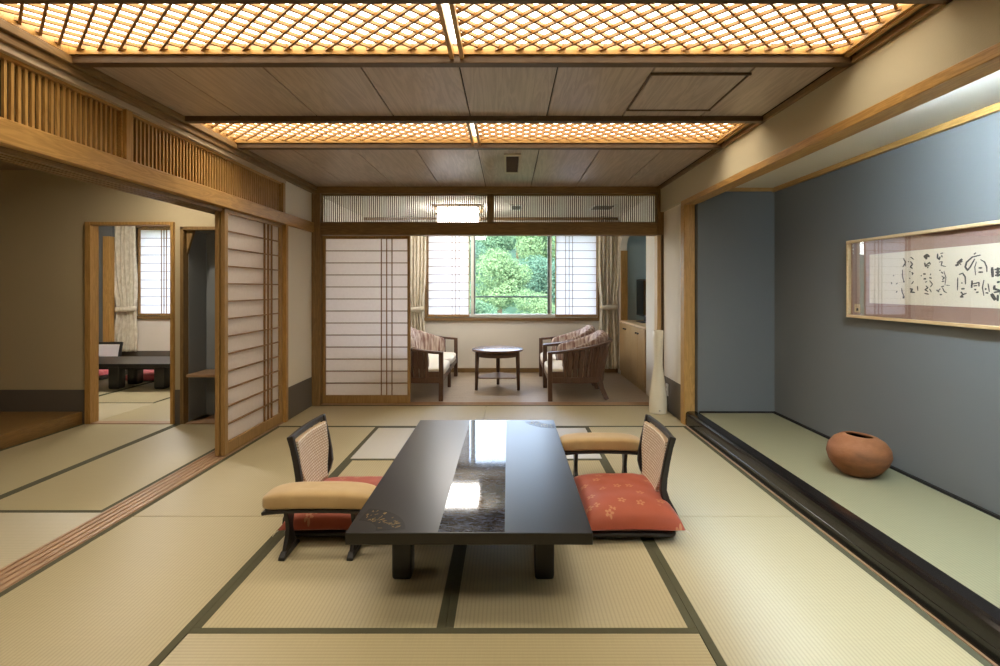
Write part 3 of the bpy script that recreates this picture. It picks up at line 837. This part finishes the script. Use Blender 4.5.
def cushion(loc, rz, w, d, h, label, m, tassel=True, name='floor_cushion', group='floor cushions'):
    t = thing(name, label, 'cushion', loc, rz, group)
    rnd = random.Random(len(label))
    def shape(sg):
        def fn(u, v):
            a, b_ = -1 + 2 * u, -1 + 2 * v
            px = 1 - .055 * (1 - b_ * b_) ; py = 1 - .055 * (1 - a * a)
            x = a * w / 2 * px; y = b_ * d / 2 * py
            k = max(0, (1 - a ** 4) * (1 - b_ ** 4)) ** .40
            wob = .0045 * noise.noise(Vector((a * 3, b_ * 3, 2.0 + sg))) * k
            if sg > 0: z = h * .22 + h * .78 * k + wob
            else: z = h * .22 * (1 - k)
            return (x, y, z)
        return fn
    m_ = MB(); m_.grid(shape(1), 36, 36); m_.grid(shape(-1), 36, 36)
    o = m_.build('cover', m, t)
    if tassel:
        for sx in (-1, 1):
            for sy in (-1, 1):
                mb = MB(); c0 = Vector((sx * w / 2 * .985, sy * d / 2 * .985, h * .22))
                for k in range(7):
                    q = rnd.uniform(-.4, .4)
                    dr = Vector((sx * math.cos(q) * .02, sy * .01 + .012 * q, -.012))
                    mb.tube([c0, c0 + dr * .7, c0 + dr * 1.2 + Vector((0, 0, -.008))], [.002, .0022, .0012], 5)
                mb.build('tassel', WHITE if False else plain('cream thread', lin(222, 214, 196), .8), t)
    return t
cushion((-.83, 2.75, .046), 0, .49, .60, .10, 'crimson brocade floor cushion half hidden behind the nearer mustard armrest', RED)
cushion((.595, 2.75, .046), 0, .47, .62, .118, 'plump vermilion floor cushion with gold blossoms before the alcove sill', RED)

def armrest(loc, rz, label, gap=.30):
    t = thing('armrest', label, 'armrest', loc, rz, 'freestanding padded armrests')
    def arch(x, y, z): return (x, y, z + .006 - .016 * (abs(x) / .25) ** 3)
    MB().superbox((0, 0, .252), (.51, .17, .078), .42, 56, 24, arch).build('pad', PAD, t, label='mustard padded top')
    pts = [(-.245 + .49 * k / 14, 0, .206 + .006 - .013 * (abs(-.245 + .49 * k / 14) / .25) ** 3) for k in range(15)]
    MB().rectsweep(pts, .15, .016, (0, 0, 1)).build('rail', BLACKW, t, .004)
    for sx in (-1, 1):
        x = sx * gap / 2
        # waisted board leg, wide at the top, pinched, flaring to the foot (outline in y-z)
        out = [(.045, .205), (.040, .175), (.026, .14), (.022, .11), (.030, .08), (.048, .048), (.060, .026)]
        poly = out + [(-y, z) for y, z in reversed(out)]
        MB().prism(poly, 'x', x - .010, x + .010).build('leg', BLACKW, t, .004)
        MB().prism([(-.088, 0), (.088, 0), (.086, .014), (.06, .028), (-.06, .028), (-.086, .014)], 'x', x - .014, x + .014).build('foot', BLACKW, t, .003)
    return t
armrest((-.845, 2.39, .0016), 0, 'mustard-topped black armrest in front of the crimson cushion')
armrest((.565, 3.22, .0016), 0, 'mustard-topped black armrest beyond the vermilion cushion')

# ================================================================== ALCOVE OBJECTS
t = thing('clay_pot', 'squat burnt-orange clay pot on the green alcove matting', 'pot', (2.03, 3.05, .122))
prof = [(.0, .002), (.075, .0), (.10, .008), (.135, .035), (.168, .08), (.183, .125), (.176, .17), (.145, .212), (.105, .236), (.082, .243), (.076, .240), (.078, .232)]
mb = MB(); n = 56; rings = []
for r, z in prof:
    ring = []
    for k in range(n):
        q = 2 * PI * k / n
        rr = .90 * r * (1 + .025 * math.cos(q - .3) * (z / .24)) * (1 + .012 * math.sin(2 * q))
        ring.append((rr * math.cos(q) + .01 * z / .24, rr * math.sin(q), z * .93 + .006 * (z / .24) * -math.cos(q)))
    rings.append(ring)
mb.loft(rings, True, True); mb.f.pop(); mb.smooth.pop()
mb.build('body', CLAY, t)
prof2 = [(.0655, .214), (.10, .20), (.135, .15), (.135, .10), (.09, .03), (.0, .02)]
rings = [[(r * math.cos(2 * PI * k / 40) + .009, r * math.sin(2 * PI * k / 40), z - .011 * math.cos(2 * PI * k / 40) * z / .24) for k in range(40)] for r, z in prof2]
MB().loft(rings, False, True).build('inside', CLAYIN, t, label='dark hollow inside')

# framed calligraphy on the alcove wall
FX = 2.31
def onwall(px, py, x):
    Y = F * x / (px - CX); return (Y, CAMH + (CY - py) * Y / F)
t = thing('framed_calligraphy', 'long glazed frame of brush calligraphy on a mauve mount on the blue alcove wall', 'picture', (FX, 2.65, 1.0))
y0, y1, z0, z1 = 1.72, 3.532, 1.004, 1.516
fw = .018
mb = MB().box(FX - .036, FX, y0, y1, z0, z0 + fw).box(FX - .036, FX, y0, y1, z1 - fw, z1).box(FX - .036, FX, y0, y0 + fw, z0 + fw, z1 - fw).box(FX - .036, FX, y1 - fw, y1, z0 + fw, z1 - fw)
mb.build('frame', W_PALE['y'], t, .003, world=True)
B(FX - .012, FX - .002, y0 + fw, y1 - fw, z0 + fw, z1 - fw).build('mount', MAUVE, t, world=True, label='mauve silk mount')
PX = FX - .0135
B(PX, FX - .012, y0 + .17, 3.335, 1.104, 1.412).build('scroll_paper', SCROLL, t, world=True, label='cream writing paper')
MB().box(PX - .0008, FX - .012, 3.425, 3.478, 1.04, 1.095).build('seal_label', W_PALE['y'], t, world=True, label='small gilt label')
MB().box(PX - .0016, FX - .013, 3.441, 3.458, 1.05, 1.068).build('seal_mark', INK, t, world=True)
B(FX - .026, FX - .0235, y0 + fw, y1 - fw, z0 + fw, z1 - fw).build('glazing', PICGLASS, t, world=True)
SA = [ # strokes seen in pixels of the wall, (scale, origin, [(width, pts)...])
 (11.1, 890, 240, [
  (14, [(75, 480), (78, 490)]), (14, [(72, 570), (78, 580)]), (8, [(38, 390), (42, 400)]), (9, [(15, 470), (20, 490)]),
  (9, [(150, 205), (170, 240), (168, 290)]), (8, [(165, 262), (142, 300)]), (7, [(140, 330), (138, 400), (155, 462)]), (14, [(150, 455), (158, 468)]), (8, [(130, 535), (136, 580), (158, 630)]), (15, [(158, 625), (146, 646)]),
  (8, [(230, 190), (266, 216)]), (8, [(204, 236), (208, 246)]), (11, [(228, 238), (250, 268), (228, 300), (252, 318)]), (9, [(220, 346), (224, 356)]), (10, [(250, 372), (250, 388)]), (7, [(220, 420), (220, 432)]), (8, [(262, 458), (240, 490)]), (14, [(222, 542), (248, 545), (232, 578), (278, 582)]), (8, [(305, 512), (310, 562)]), (8, [(240, 360), (262, 372)]),
  (20, [(376, 188), (410, 166), (440, 186)]), (15, [(410, 168), (404, 216)]), (10, [(384, 192), (402, 206)]), (13, [(384, 252), (396, 290), (440, 284)]), (11, [(404, 276), (440, 250), (450, 272)]), (12, [(418, 300), (424, 312)]), (13, [(368, 378), (398, 376)]), (14, [(446, 380), (456, 384)]), (10, [(345, 392), (352, 400)]), (13, [(374, 432), (402, 430)]), (11, [(438, 416), (462, 426)]), (8, [(390, 470), (412, 460)]), (10, [(398, 508), (422, 530), (388, 552), (424, 572)]), (8, [(440, 450), (472, 490), (450, 522)]), (10, [(385, 592), (432, 602)]), (7, [(440, 540), (460, 580)]),
  (13, [(530, 152), (528, 198), (550, 216), (556, 182)]), (8, [(560, 150), (592, 144)]), (10, [(572, 168), (582, 192)]), (8, [(545, 246), (582, 240), (568, 282), (622, 296)]), (10, [(554, 330), (556, 342)]), (9, [(568, 354), (592, 372)]), (9, [(575, 400), (606, 420), (580, 442)]), (9, [(575, 462), (606, 455)]), (6, [(600, 346), (622, 420), (610, 500)]), (9, [(568, 522), (602, 510)]), (10, [(518, 553), (546, 578)]), (12, [(553, 606), (578, 606)]), (8, [(584, 530), (602, 570), (632, 586)]), (5, [(620, 500), (664, 506)]), (8, [(540, 560), (560, 540)])]),
 (8.32, 940, 230, [
  (13, [(128, 296), (158, 286)]), (15, [(142, 280), (186, 242)]), (9, [(162, 268), (188, 262)]), (7, [(150, 262), (176, 290)]),
  (15, [(288, 192), (294, 200)]), (10, [(338, 208), (268, 226), (222, 268), (211, 308), (230, 336), (252, 308), (290, 240)]), (13, [(224, 328), (236, 332)]),
  (5, [(304, 264), (290, 310), (297, 376)]), (7, [(338, 246), (372, 266), (390, 310), (391, 350)]), (10, [(322, 316), (352, 315)]), (10, [(320, 351), (358, 350)]),
  (8, [(158, 370), (190, 360), (210, 390), (213, 452)]), (6, [(148, 396), (146, 502)]), (9, [(178, 440), (188, 442)]), (10, [(178, 490), (206, 488)]), (9, [(174, 514), (192, 536), (168, 560)]), (8, [(184, 540), (222, 526)]), (11, [(168, 556), (196, 556)]),
  (10, [(268, 420), (264, 482)]), (8, [(270, 450), (326, 436), (325, 470)]), (10, [(286, 494), (302, 498)]), (9, [(300, 520), (322, 516)]), (8, [(280, 466), (310, 462)]),
  (6, [(366, 415), (354, 480), (366, 546)]), (11, [(374, 488), (388, 494)]), (6, [(400, 445), (412, 515)]), (9, [(380, 522), (404, 526)]),
  (15, [(434, 310), (440, 392)]), (12, [(455, 330), (530, 318)]), (12, [(462, 352), (520, 346)]), (13, [(458, 378), (530, 370)]), (13, [(482, 312), (482, 388)]), (12, [(525, 318), (528, 372)]),
  (13, [(474, 436), (500, 430)]), (13, [(456, 460), (450, 490), (500, 502)]), (20, [(428, 530), (462, 584)]), (11, [(448, 520), (540, 502)]), (12, [(482, 540), (480, 592)]), (10, [(500, 520), (530, 580)])]),
]
mb = MB()
for s_, ox, oy, strokes in SA:
    for wd, pts in strokes:
        P = []
        fine = []
        for k in range(len(pts) - 1):
            for q in range(4): fine.append((pts[k][0] + (pts[k + 1][0] - pts[k][0]) * q / 4, pts[k][1] + (pts[k + 1][1] - pts[k][1]) * q / 4))
        fine.append(pts[-1])
        for x, y in fine:
            Y, Z = onwall(ox + x / s_, oy + y / s_, PX); P.append(Vector((PX, Y, Z)))
        w_ = wd / s_ * P[0].y / F * 1.15
        rr = [w_ / 2 * (.75 + .45 * math.sin(PI * min(1, (k + .6) / len(P)))) for k in range(len(P))]
        # flat brush ribbon, horizontally stretched like the receding wall
        rings = []
        for k, p in enumerate(P):
            dv = (P[min(k + 1, len(P) - 1)] - P[max(k - 1, 0)])
            if dv.length < 1e-6: dv = Vector((0, 0, 1))
            dv.normalize(); nv = Vector((0, -dv.z, dv.y)); nv.y *= 1.3
            rings.append([p + nv * rr[k] + Vector((-.0002, 0, 0)), p + nv * rr[k] + Vector((-.0009, 0, 0)), p - nv * rr[k] + Vector((-.0009, 0, 0)), p - nv * rr[k] + Vector((-.0002, 0, 0))])
        mb.loft(rings, True, False)
mb.build('brush_writing', INK, t, world=True, label='black brush writing')

# tall white vase and outlet
t = thing('tall_vase', 'tall cream waisted ceramic vase on the floor by the veranda threshold', 'vase', (1.447, 5.06, 0))
prof = [(.0, .002), (.082, .0), (.086, .012), (.086, .06), (.082, .16), (.072, .26), (.055, .36), (.043, .45), (.0415, .52), (.043, .60), (.047, .70), (.049, .79), (.045, .792), (.042, .785), (.037, .6), (.035, .45)]
MB().lathe(prof, 40).build('body', CERAM, t)
MB().superbox((-.01, -.0865, .035), (.016, .003, .006), .4, 12, 6).build('maker_mark', DARKGAP, t)
t = thing('wall_outlet', 'white wall outlet plate on the grey wainscot behind the tall vase', 'outlet', (1.586, 5.22, .19))
MB().superbox((-.004, 0, 0), (.008, .075, .12), .15, 24, 8).build('plate', WHITE, t)
MB().box(-.0095, -.007, -.012, .012, .012, .035).box(-.0095, -.007, -.012, .012, -.035, -.012).build('socket', plain('outlet socket', lin(200, 200, 196), .4), t, .001)

# ================================================================== VERANDA FURNITURE
def upath(w, d, r, n=12):
    """U path seen from above, opening to +x; from the front of one arm round the back"""
    P = []
    hw = w / 2
    for k in range(6): P.append((.02 - (d - r + .0) * k / 6 + .0, -hw))
    x0 = .02 - (d - r)
    for k in range(n + 1):
        a = k / n * PI / 2
        P.append((x0 - r * math.sin(a), -hw + r * (1 - math.cos(a))))
    m = max(2, int((w - 2 * r) / .06))
    for k in range(1, m): P.append((x0 - r, -hw + r + (w - 2 * r) * k / m))
    for k in range(n + 1):
        a = PI / 2 - k / n * PI / 2
        P.append((x0 - r * math.sin(a), hw - r * (1 - math.cos(a))))
    for k in range(5, -1, -1): P.append((.02 - (d - r) * k / 6, hw))
    return P
def settee(name, label, cat, loc, rz, w, humps, group):
    t = thing(name, label, cat, loc, rz, group)
    d, r = .60, .26
    P = upath(w, d, r)
    xb = min(p[0] for p in P)
    def f(x):  # 0 at front of arm, 1 at the back
        return max(0, min(1, (.02 - x) / (.02 - xb)))
    top = lambda x: .515 + .115 * f(x) ** 1.5
    lean = lambda x, z: -.08 * f(x) * max(0, (z - .2) / .4)
    # top rail
    pts = [(x + lean(x, top(x)), y, top(x)) for x, y in P]
    MB().rectsweep(pts, .048, .028, (0, 0, 1)).build('top_rail', W_CHAIR, t, .006)
    # curved slatted side and back
    g = MB(); cnt = 0
    for (xa, ya), (xc, yc) in zip(P[:-1], P[1:]):
        if f((xa + xc) / 2) < .30: continue
        for q in (.5,):
            x = xa + (xc - xa) * q; y = ya + (yc - ya) * q
            nz = Vector((xc - xa, yc - ya, 0)).normalized()
            L = Vector((xc - xa, yc - ya, 0)).length
            g.rectsweep([(x + lean(x, .23), y, .23), (x + lean(x, .38), y, .38), (x + lean(x, top(x)), y, top(x) - .008)], L * .90, .012, (nz.y, -nz.x, 0))
    g.build('side_slat', W_CHAIR, t)
    # seat rail following the U and front rail
    MB().rectsweep([(x, y, .222) for x, y in P], .03, .062, (0, 0, 1)).rectsweep([(.02, -w / 2, .222), (.02, w / 2, .222)], .03, .062, (0, 0, 1)).build('seat_rail', W_CHAIR, t, .004)
    # arms: front posts, second post and legs
    for s_ in (-1, 1):
        y = s_ * w / 2
        MB().rectsweep([(.02, y, 0), (.022, y, .25), (.02, y, top(.02) + .01)], .048, .048, (1, 0, 0)).build('leg', W_CHAIR, t, .005)
        MB().rectsweep([(-.135, y, .24), (-.138, y, top(-.135))], .036, .036, (1, 0, 0)).build('arm_post', W_CHAIR, t, .004)
        B(-.125, .01, y - .009, y + .009, .205, .315).build('side_panel', W_CHAIR, t, .003)
        # splayed rear leg
        yy = y - s_ * .10
        MB().rectsweep([(-.60, yy + s_ * .02, 0), (-.545, yy, .12), (-.52, yy, .24), (-.56, yy, .42), (-.615, yy, .60)], .048, [.046, .052, .054, .046, .036], (1, 0, 0)).build('leg', W_CHAIR, t, .005)
    if humps > 1:
        MB().rectsweep([(.02, 0, 0), (.02, 0, .22)], .038, .04, (1, 0, 0)).build('leg', W_CHAIR, t, .005)
    # seat cushions
    sw = (w - .06) / humps
    for k in range(humps):
        yc = -w / 2 + .03 + sw * (k + .5)
        MB().superbox((-.225, yc, .298), (.54, sw - .004, .10), .35, 48, 16).build('seat_cushion', SEATFAB, t, label='cream seat cushion')
        # channelled back cushion, one hump for each sitter
        rings = []
        N = 64
        for q in range(N + 1):
            u = -1 + 2 * q / N
            # path along this sitter's back: curve in at the outer end
            outer_lo = (k == 0); outer_hi = (k == humps - 1)
            y = yc + u * (sw / 2 - .012)
            edge = 0
            if outer_lo and u < -.35: edge = ((-u - .35) / .65)
            if outer_hi and u > .35: edge = max(edge, (u - .35) / .65)
            if not edge and humps > 1 and abs(u) > .45: edge = .62 * (abs(u) - .45) / .55
            x = xb + .075 + .34 * edge ** 2.2
            h = .725 - .15 * edge ** 1.3 - (.035 * abs(u) ** 3)
            thick = .060 + .014 * abs(math.sin(u * 6 * PI / 2))
            ring = []
            for s2 in range(14):
                aa = 2 * PI * s2 / 14
                ca, sa = math.cos(aa), math.sin(aa)
                zc = (h + .33) / 2; hz = (h - .33) / 2
                z = zc + math.copysign(abs(sa) ** .6, sa) * hz
                ff = f(x - .05)
                xx = x + math.copysign(abs(ca) ** .8, ca) * thick + lean(x - .05, z) * 1.0 + .01
                ring.append((xx, y, z))
            rings.append(ring)
        MB().loft(rings, True, True).build('back_cushion', STRIPE, t, label='striped mauve back cushion')
    return t
settee('settee', 'two-seat dark wooden settee with striped back, behind the closed paper screen', 'sofa', (-.735, 6.40, -.008), 0, 1.58, 2, 'veranda seats')
settee('armchair', 'dark wooden barrel armchair nearer the veranda threshold', 'armchair', (.47, 5.98, -.008), PI, .76, 1, 'veranda seats')
settee('armchair', 'dark wooden barrel armchair nearer the veranda window', 'armchair', (.47, 6.80, -.008), PI, .76, 1, 'veranda seats')

t = thing('side_table', 'round dark wooden table with three legs between settee and armchairs', 'table', (-.125, 6.32, -.008))
MB().lathe([(.0, .452), (.29, .452), (.306, .458), (.310, .468), (.306, .478), (.296, .482), (.0, .482)], 56).build('tabletop', wood('side table top', lin(88, 62, 48), lin(120, 90, 72), 'x', .25), t)
MB().lathe([(.255, .395), (.262, .395), (.262, .452), (.255, .452), (.255, .395)], 48, cap=False).build('apron', W_CHAIR, t)
for q in (205, 335, 90):
    a_ = math.radians(q); cx, cy = .27 * math.cos(a_), .26 * math.sin(a_)
    MB().tube([(cx * 1.02, cy * 1.02, 0), (cx, cy, .2), (cx * .97, cy * .97, .46)], [.018, .022, .025], 12).build('leg', W_CHAIR, t)
poly = []
for q in (205, 335, 90):
    for dq in (-14, 0, 14):
        a_ = math.radians(q + dq); poly.append((.262 * math.cos(a_), .252 * math.sin(a_)))
order = sorted(poly, key=lambda p: math.atan2(p[1], p[0]))
MB().prism(order, 'z', .140, .155).build('shelf', wood('side table shelf', lin(130, 104, 86), lin(160, 136, 116), 'x', .3), t, .003)

# built-in cabinet and television
t = thing('cabinet', 'pale built-in wooden cabinet with small dark knobs in the veranda wall', 'cabinet', (1.82, 6.65, 0))
B(1.575, 2.075, 5.975, 7.335, -.008, .725).build('body', W_CAB, t, .002, world=True)
B(1.56, 2.075, 5.975, 7.335, .728, .752).build('worktop', W_PALE['y'], t, .003, world=True)
ys = [5.985, 6.32, 6.655, 6.99, 7.325]
for k in range(4):
    dr = B(1.558, 1.576, ys[k] + .003, ys[k + 1] - .003, .06, .722).build('door', W_CAB, t, .002, world=True)
    yk = ys[k + 1] - .05 if k % 2 == 0 else ys[k] + .05
    kb = MB().tube([(1.559, yk, .655), (1.540, yk, .655)], [.007, .012], 12).build('knob', BLACK_PLASTIC, t, world=True, label='small dark knob')
    kb.parent = dr
t = thing('television', 'black flat television standing on the pale veranda cabinet', 'television', (1.80, 6.86, .752))
MB().box(-.02, .02, -.42, .42, .075, .565).build('casing', BLACK_PLASTIC, t, .006)
MB().box(-.0225, -.0195, -.40, .40, .095, .545).build('screen', plain('dark screen', lin(16, 18, 22), .1, .5, .02), t)
MB().box(-.015, .015, -.04, .04, .008, .08).build('neck', BLACK_PLASTIC, t, .003)
MB().superbox((0, 0, .006), (.20, .40, .012), .4, 40, 8).build('stand', BLACK_PLASTIC, t)

# ================================================================== CURTAINS
def curtain(loc, w, h, label, tie, lean=0.0, folds=6, pinch=.74):
    t = thing('curtain', label, 'curtain', loc, 0, 'tied beige curtains')
    def fn(u, v):
        z = h * (1 - v)
        dz = (z - tie) / h
        p = 1 - (1 - pinch) * math.exp(-(dz / .16) ** 2)
        cx_ = lean * math.exp(-(dz / .25) ** 2)
        x = cx_ + (-.5 + u) * w * p
        y = .025 * math.sin(u * folds * 2 * PI + .6 * math.sin(v * 3)) * (.55 + .45 * p) + .012 * math.sin(u * 17 + v * 5)
        return (x, y, z)
    MB().grid(fn, folds * 14, 40).build('cloth', CURTAIN, t, solid=.004)
    m = MB(); rings = []
    ww = w * pinch / 2 + .003
    for zz in (-.035, .035):
        ring = []
        for k in range(40):
            q = 2 * PI * k / 40
            ring.append((lean + ww * math.copysign(abs(math.cos(q)) ** .6, math.cos(q)), .06 * math.copysign(abs(math.sin(q)) ** .7, math.sin(q)), tie + zz + .01 * math.cos(q)))
        rings.append(ring)
    m.loft(rings, False, True)
    m.build('tieback', CURTAIN, t, solid=.004)
    return t
curtain((-1.305, FY - .11, .12), .30, 2.04, 'tied beige curtain beside the long settee on the veranda', .78)
curtain((1.42, FY - .11, .06), .32, 2.10, 'tied beige curtain behind the armchairs by the cabinet', .87)
curtain((-5.45, FY - .09, .30), .37, 1.85, 'tied beige curtain in the bedroom beside its paper window screen', .60, .04)

# ================================================================== BEDROOM THINGS
struct('trim_27', B(-5.635, -5.545, 7.30, 7.40, -.05, 1.92), W_GOLD['z'], .003)
struct('wall_bedroom_recess', MB().box(-6.6, -5.635, 7.34, 7.40, -.05, 2.3).box(-5.635, -5.545, 7.34, 7.40, 1.92, 2.3), BLUEWALL)
t = thing('low_table', 'black low table in the bedroom beyond the doorway', 'table', (-4.40, 6.42, 0))
MB().box(-5.25, -3.55, 6.05, 6.72, .285, .325).build('tabletop', LACQ, t, .003, world=True)
for ya in (6.22, 6.55): B(-4.95, -3.85, ya, ya + .03, .235, .285).build('apron', LACQ, t, .003, world=True)
for x in (-4.67, -4.13):
    for y in (6.27, 6.58): MB().superbox((x, y, .143), (.13, .12, .286), .2, 32, 10).build('leg', LACQ, t, world=True)
WHITE_FAB = plain('white chair back cloth', lin(226, 226, 232), .8, .2, .03)
zaisu((-5.55, 7.0, 0), -PI / 2, 'black floor chair with plain white back in the bedroom', WHITE_FAB, 'bedroom floor chairs')
cushion((-5.52, 6.98, .046), 0, .52, .5, .10, 'crimson floor cushion on the white-backed bedroom chair', PINKRED, False)
cushion((-4.70, 6.96, .0), 0, .52, .5, .12, 'crimson floor cushion under the middle of the bedroom table', PINKRED, False)

# ================================================================== OUTSIDE
def hill_z(x, y): return -3.4 + max(0, y - 12) * .17 + .4 * math.sin(x * .2)
mb = MB()
mb.grid(lambda u, v: (-40 + 80 * u, 9 + 121 * v, hill_z(-40 + 80 * u, 9 + 121 * v)), 24, 36)
o = struct('hill', mb, HILL_SHADE)
def tree_mesh(seed, m, R):
    rnd = random.Random(seed)
    mb = MB()
    blobs = []
    for k in range(16):
        q = rnd.uniform(0, 2 * PI); z = rnd.uniform(-.35, .75) * R; rad = R * (1 - (max(0, z) / R) ** 2) ** .5 * rnd.uniform(.25, .75)
        blobs.append((Vector((rad * math.cos(q), rad * math.sin(q), z)), R * rnd.uniform(.28, .46)))
    for c_, r_ in blobs:
        for k in range(850):
            dv = Vector((rnd.gauss(0, 1), rnd.gauss(0, 1), rnd.gauss(0, 1))).normalized()
            p = c_ + dv * r_ * (rnd.uniform(.7, 1.05))
            s_ = R * rnd.uniform(.020, .042)
            n_ = (dv + Vector((rnd.gauss(0, .5), rnd.gauss(0, .5), rnd.gauss(.4, .5)))).normalized()
            a_ = n_.orthogonal().normalized(); b_ = n_.cross(a_)
            th = rnd.uniform(0, 2 * PI); a2 = a_ * math.cos(th) + b_ * math.sin(th); b2 = n_.cross(a2)
            mb.add([p - a2 * s_, p - b2 * s_ * .55 + n_ * s_ * .15, p + a2 * s_, p + b2 * s_ * .55 + n_ * s_ * .15], [(0, 1, 2, 3)])
    return mb
protos = {}
def tree(x, y, R, zc, kind, label, rz):
    t = thing('broadleaf_tree', label, 'tree', (x, y, hill_z(x, y)), rz, 'trees on the hillside outside')
    key = kind
    if key not in protos:
        protos[key] = tree_mesh(kind * 11 + 5, (LEAF1, LEAF2, LEAF3)[kind], 1.0).build('crown', (LEAF1, LEAF2, LEAF3)[kind], t)
        cr = protos[key]
    else:
        cr = protos[key].copy(); C.objects.link(cr); cr.parent = t
    cr.location = (0, 0, zc - hill_z(x, y)); cr.scale = (R, R, R)
    h = zc - hill_z(x, y)
    MB().tube([(0, 0, -.2), (.05, 0, h * .5), (0, .05, h)], [.16, .12, .06], 8).build('trunk', BARK, t)
TR = [  # x, y, R, crown centre z, kind
 (-.45, 26, 1.75, 1.25, 0, 'pale green tree crown filling the middle of the window view', .3),
 (.99, 19, .99, .05, 0, 'pale green tree low in the window by the dark sash stile', 1.1),
 (-1.52, 20.5, 1.16, .12, 1, 'mid green tree low in the window by the sash edge behind the safety rail', 2.0),
 (.2, 16.6, .90, -.5, 1, 'mid green tree lowest in the window middle, below the safety rail', .7),
 (2.3, 30, 2.0, 1.2, 2, 'deep green tree beside the dark sash stile at mid height', 1.9),
 (.89, 34.5, 1.43, 1.7, 1, 'mid green tree between the central pale crown and the deep green tree', 2.5),
 (2.55, 40.5, 2.45, 4.55, 0, 'bright tree crown high in the window near the dark sash stile', 2.9),
 (-1.34, 45.5, 2.55, 5.0, 1, 'tall mid green tree rising behind the central pale crown', .1),
 (-3.2, 33, 1.9, 2.7, 2, 'deep green tree high in the window by the sash edge', 2.2),
 (.93, 52, 2.5, 6.7, 1, 'mid green tree behind the bright high crown', 1.0),
 (-3.94, 58, 2.85, 8.0, 0, 'pale crown topmost by the sash edge', 1.7),
 (1.28, 65, 3.6, 10.2, 2, 'deep green tree topmost in the middle of the window view', 1.4),
 (5.2, 47, 2.4, 6.9, 1, 'mid green tree partly hidden by the screen above the armchairs', .8),
 (-6.4, 46, 2.6, 6.5, 1, 'distant mid green tree partly hidden by the screen beside the settee', 2.6),
 (-3.2, 73, 3.5, 12.0, 2, 'deep green tree on the upper slope behind the topmost pale crown', .9),
 (6.6, 31, 2.2, 1.6, 1, 'broad mid green tree on the slope beyond the armchairs', 2.1),
 (-5.5, 27, 2.0, .4, 2, 'broad deep green tree on the slope beyond the settee', .5),
]
for a_ in TR: tree(*a_)

# ================================================================== LIGHT, WORLD, CAMERA
w = bpy.data.worlds.new('sky'); bpy.context.scene.world = w; w.use_nodes = True
nt = w.node_tree; nt.nodes.clear()
out = nt.nodes.new('ShaderNodeOutputWorld'); bg = nt.nodes.new('ShaderNodeBackground'); sk = nt.nodes.new('ShaderNodeTexSky')
sk.sky_type = 'NISHITA'; sk.sun_disc = False; sk.sun_elevation = math.radians(48); sk.sun_rotation = math.radians(200)
sk.air_density = 1.0; sk.dust_density = 3.0
mxs = nt.nodes.new('ShaderNodeMix'); mxs.data_type = 'RGBA'; mxs.inputs[0].default_value = .6
mxs.inputs[7].default_value = (1.02, 1.0, 1.0, 1)      # overcast veil
nt.links.new(sk.outputs[0], mxs.inputs[6]); nt.links.new(mxs.outputs[2], bg.inputs[0]); bg.inputs[1].default_value = 3.0
nt.links.new(bg.outputs[0], out.inputs[0])
sun = bpy.data.lights.new('sun', 'SUN'); sun.energy = .75; sun.angle = math.radians(6); sun.color = (1, .96, .88)
so = bpy.data.objects.new('sun', sun); C.objects.link(so)
so.rotation_euler = (Vector((.28, .70, -.66))).to_track_quat('-Z', 'Y').to_euler()
# window portals guide the sky light indoors
for nm, x, z, sx, sz in (('portal_veranda', .06, 1.41, 2.44, 1.22), ('portal_bedroom', -4.68, 1.43, 1.36, 1.26)):
    l = bpy.data.lights.new(nm, 'AREA'); l.shape = 'RECTANGLE'; l.size = sx; l.size_y = sz
    l.cycles.is_portal = True
    lo = bpy.data.objects.new(nm, l); C.objects.link(lo); lo.location = (x, FY + .22, z); lo.rotation_euler = (-PI / 2, 0, 0)

cam = bpy.data.cameras.new('camera'); co = bpy.data.objects.new('camera', cam); C.objects.link(co)
co.location = (0, 0, CAMH); co.rotation_euler = (PI / 2, 0, 0)
cam.sensor_width = 36; cam.lens = F / 1000 * 36; cam.shift_x = -(CX - 500) / 1000; cam.shift_y = -(333 - CY) / 1000
cam.clip_start = .02; cam.clip_end = 300
S = bpy.context.scene
S.camera = co
S.view_settings.view_transform = 'Standard'; S.view_settings.look = 'None'
S.view_settings.exposure = 0.82; S.view_settings.gamma = 1; S.view_settings.use_curve_mapping = False
S.cycles.use_denoising = True
S.cycles.max_bounces = 10; S.cycles.diffuse_bounces = 6; S.cycles.transparent_max_bounces = 16
S.cycles.sample_clamp_indirect = 6.0
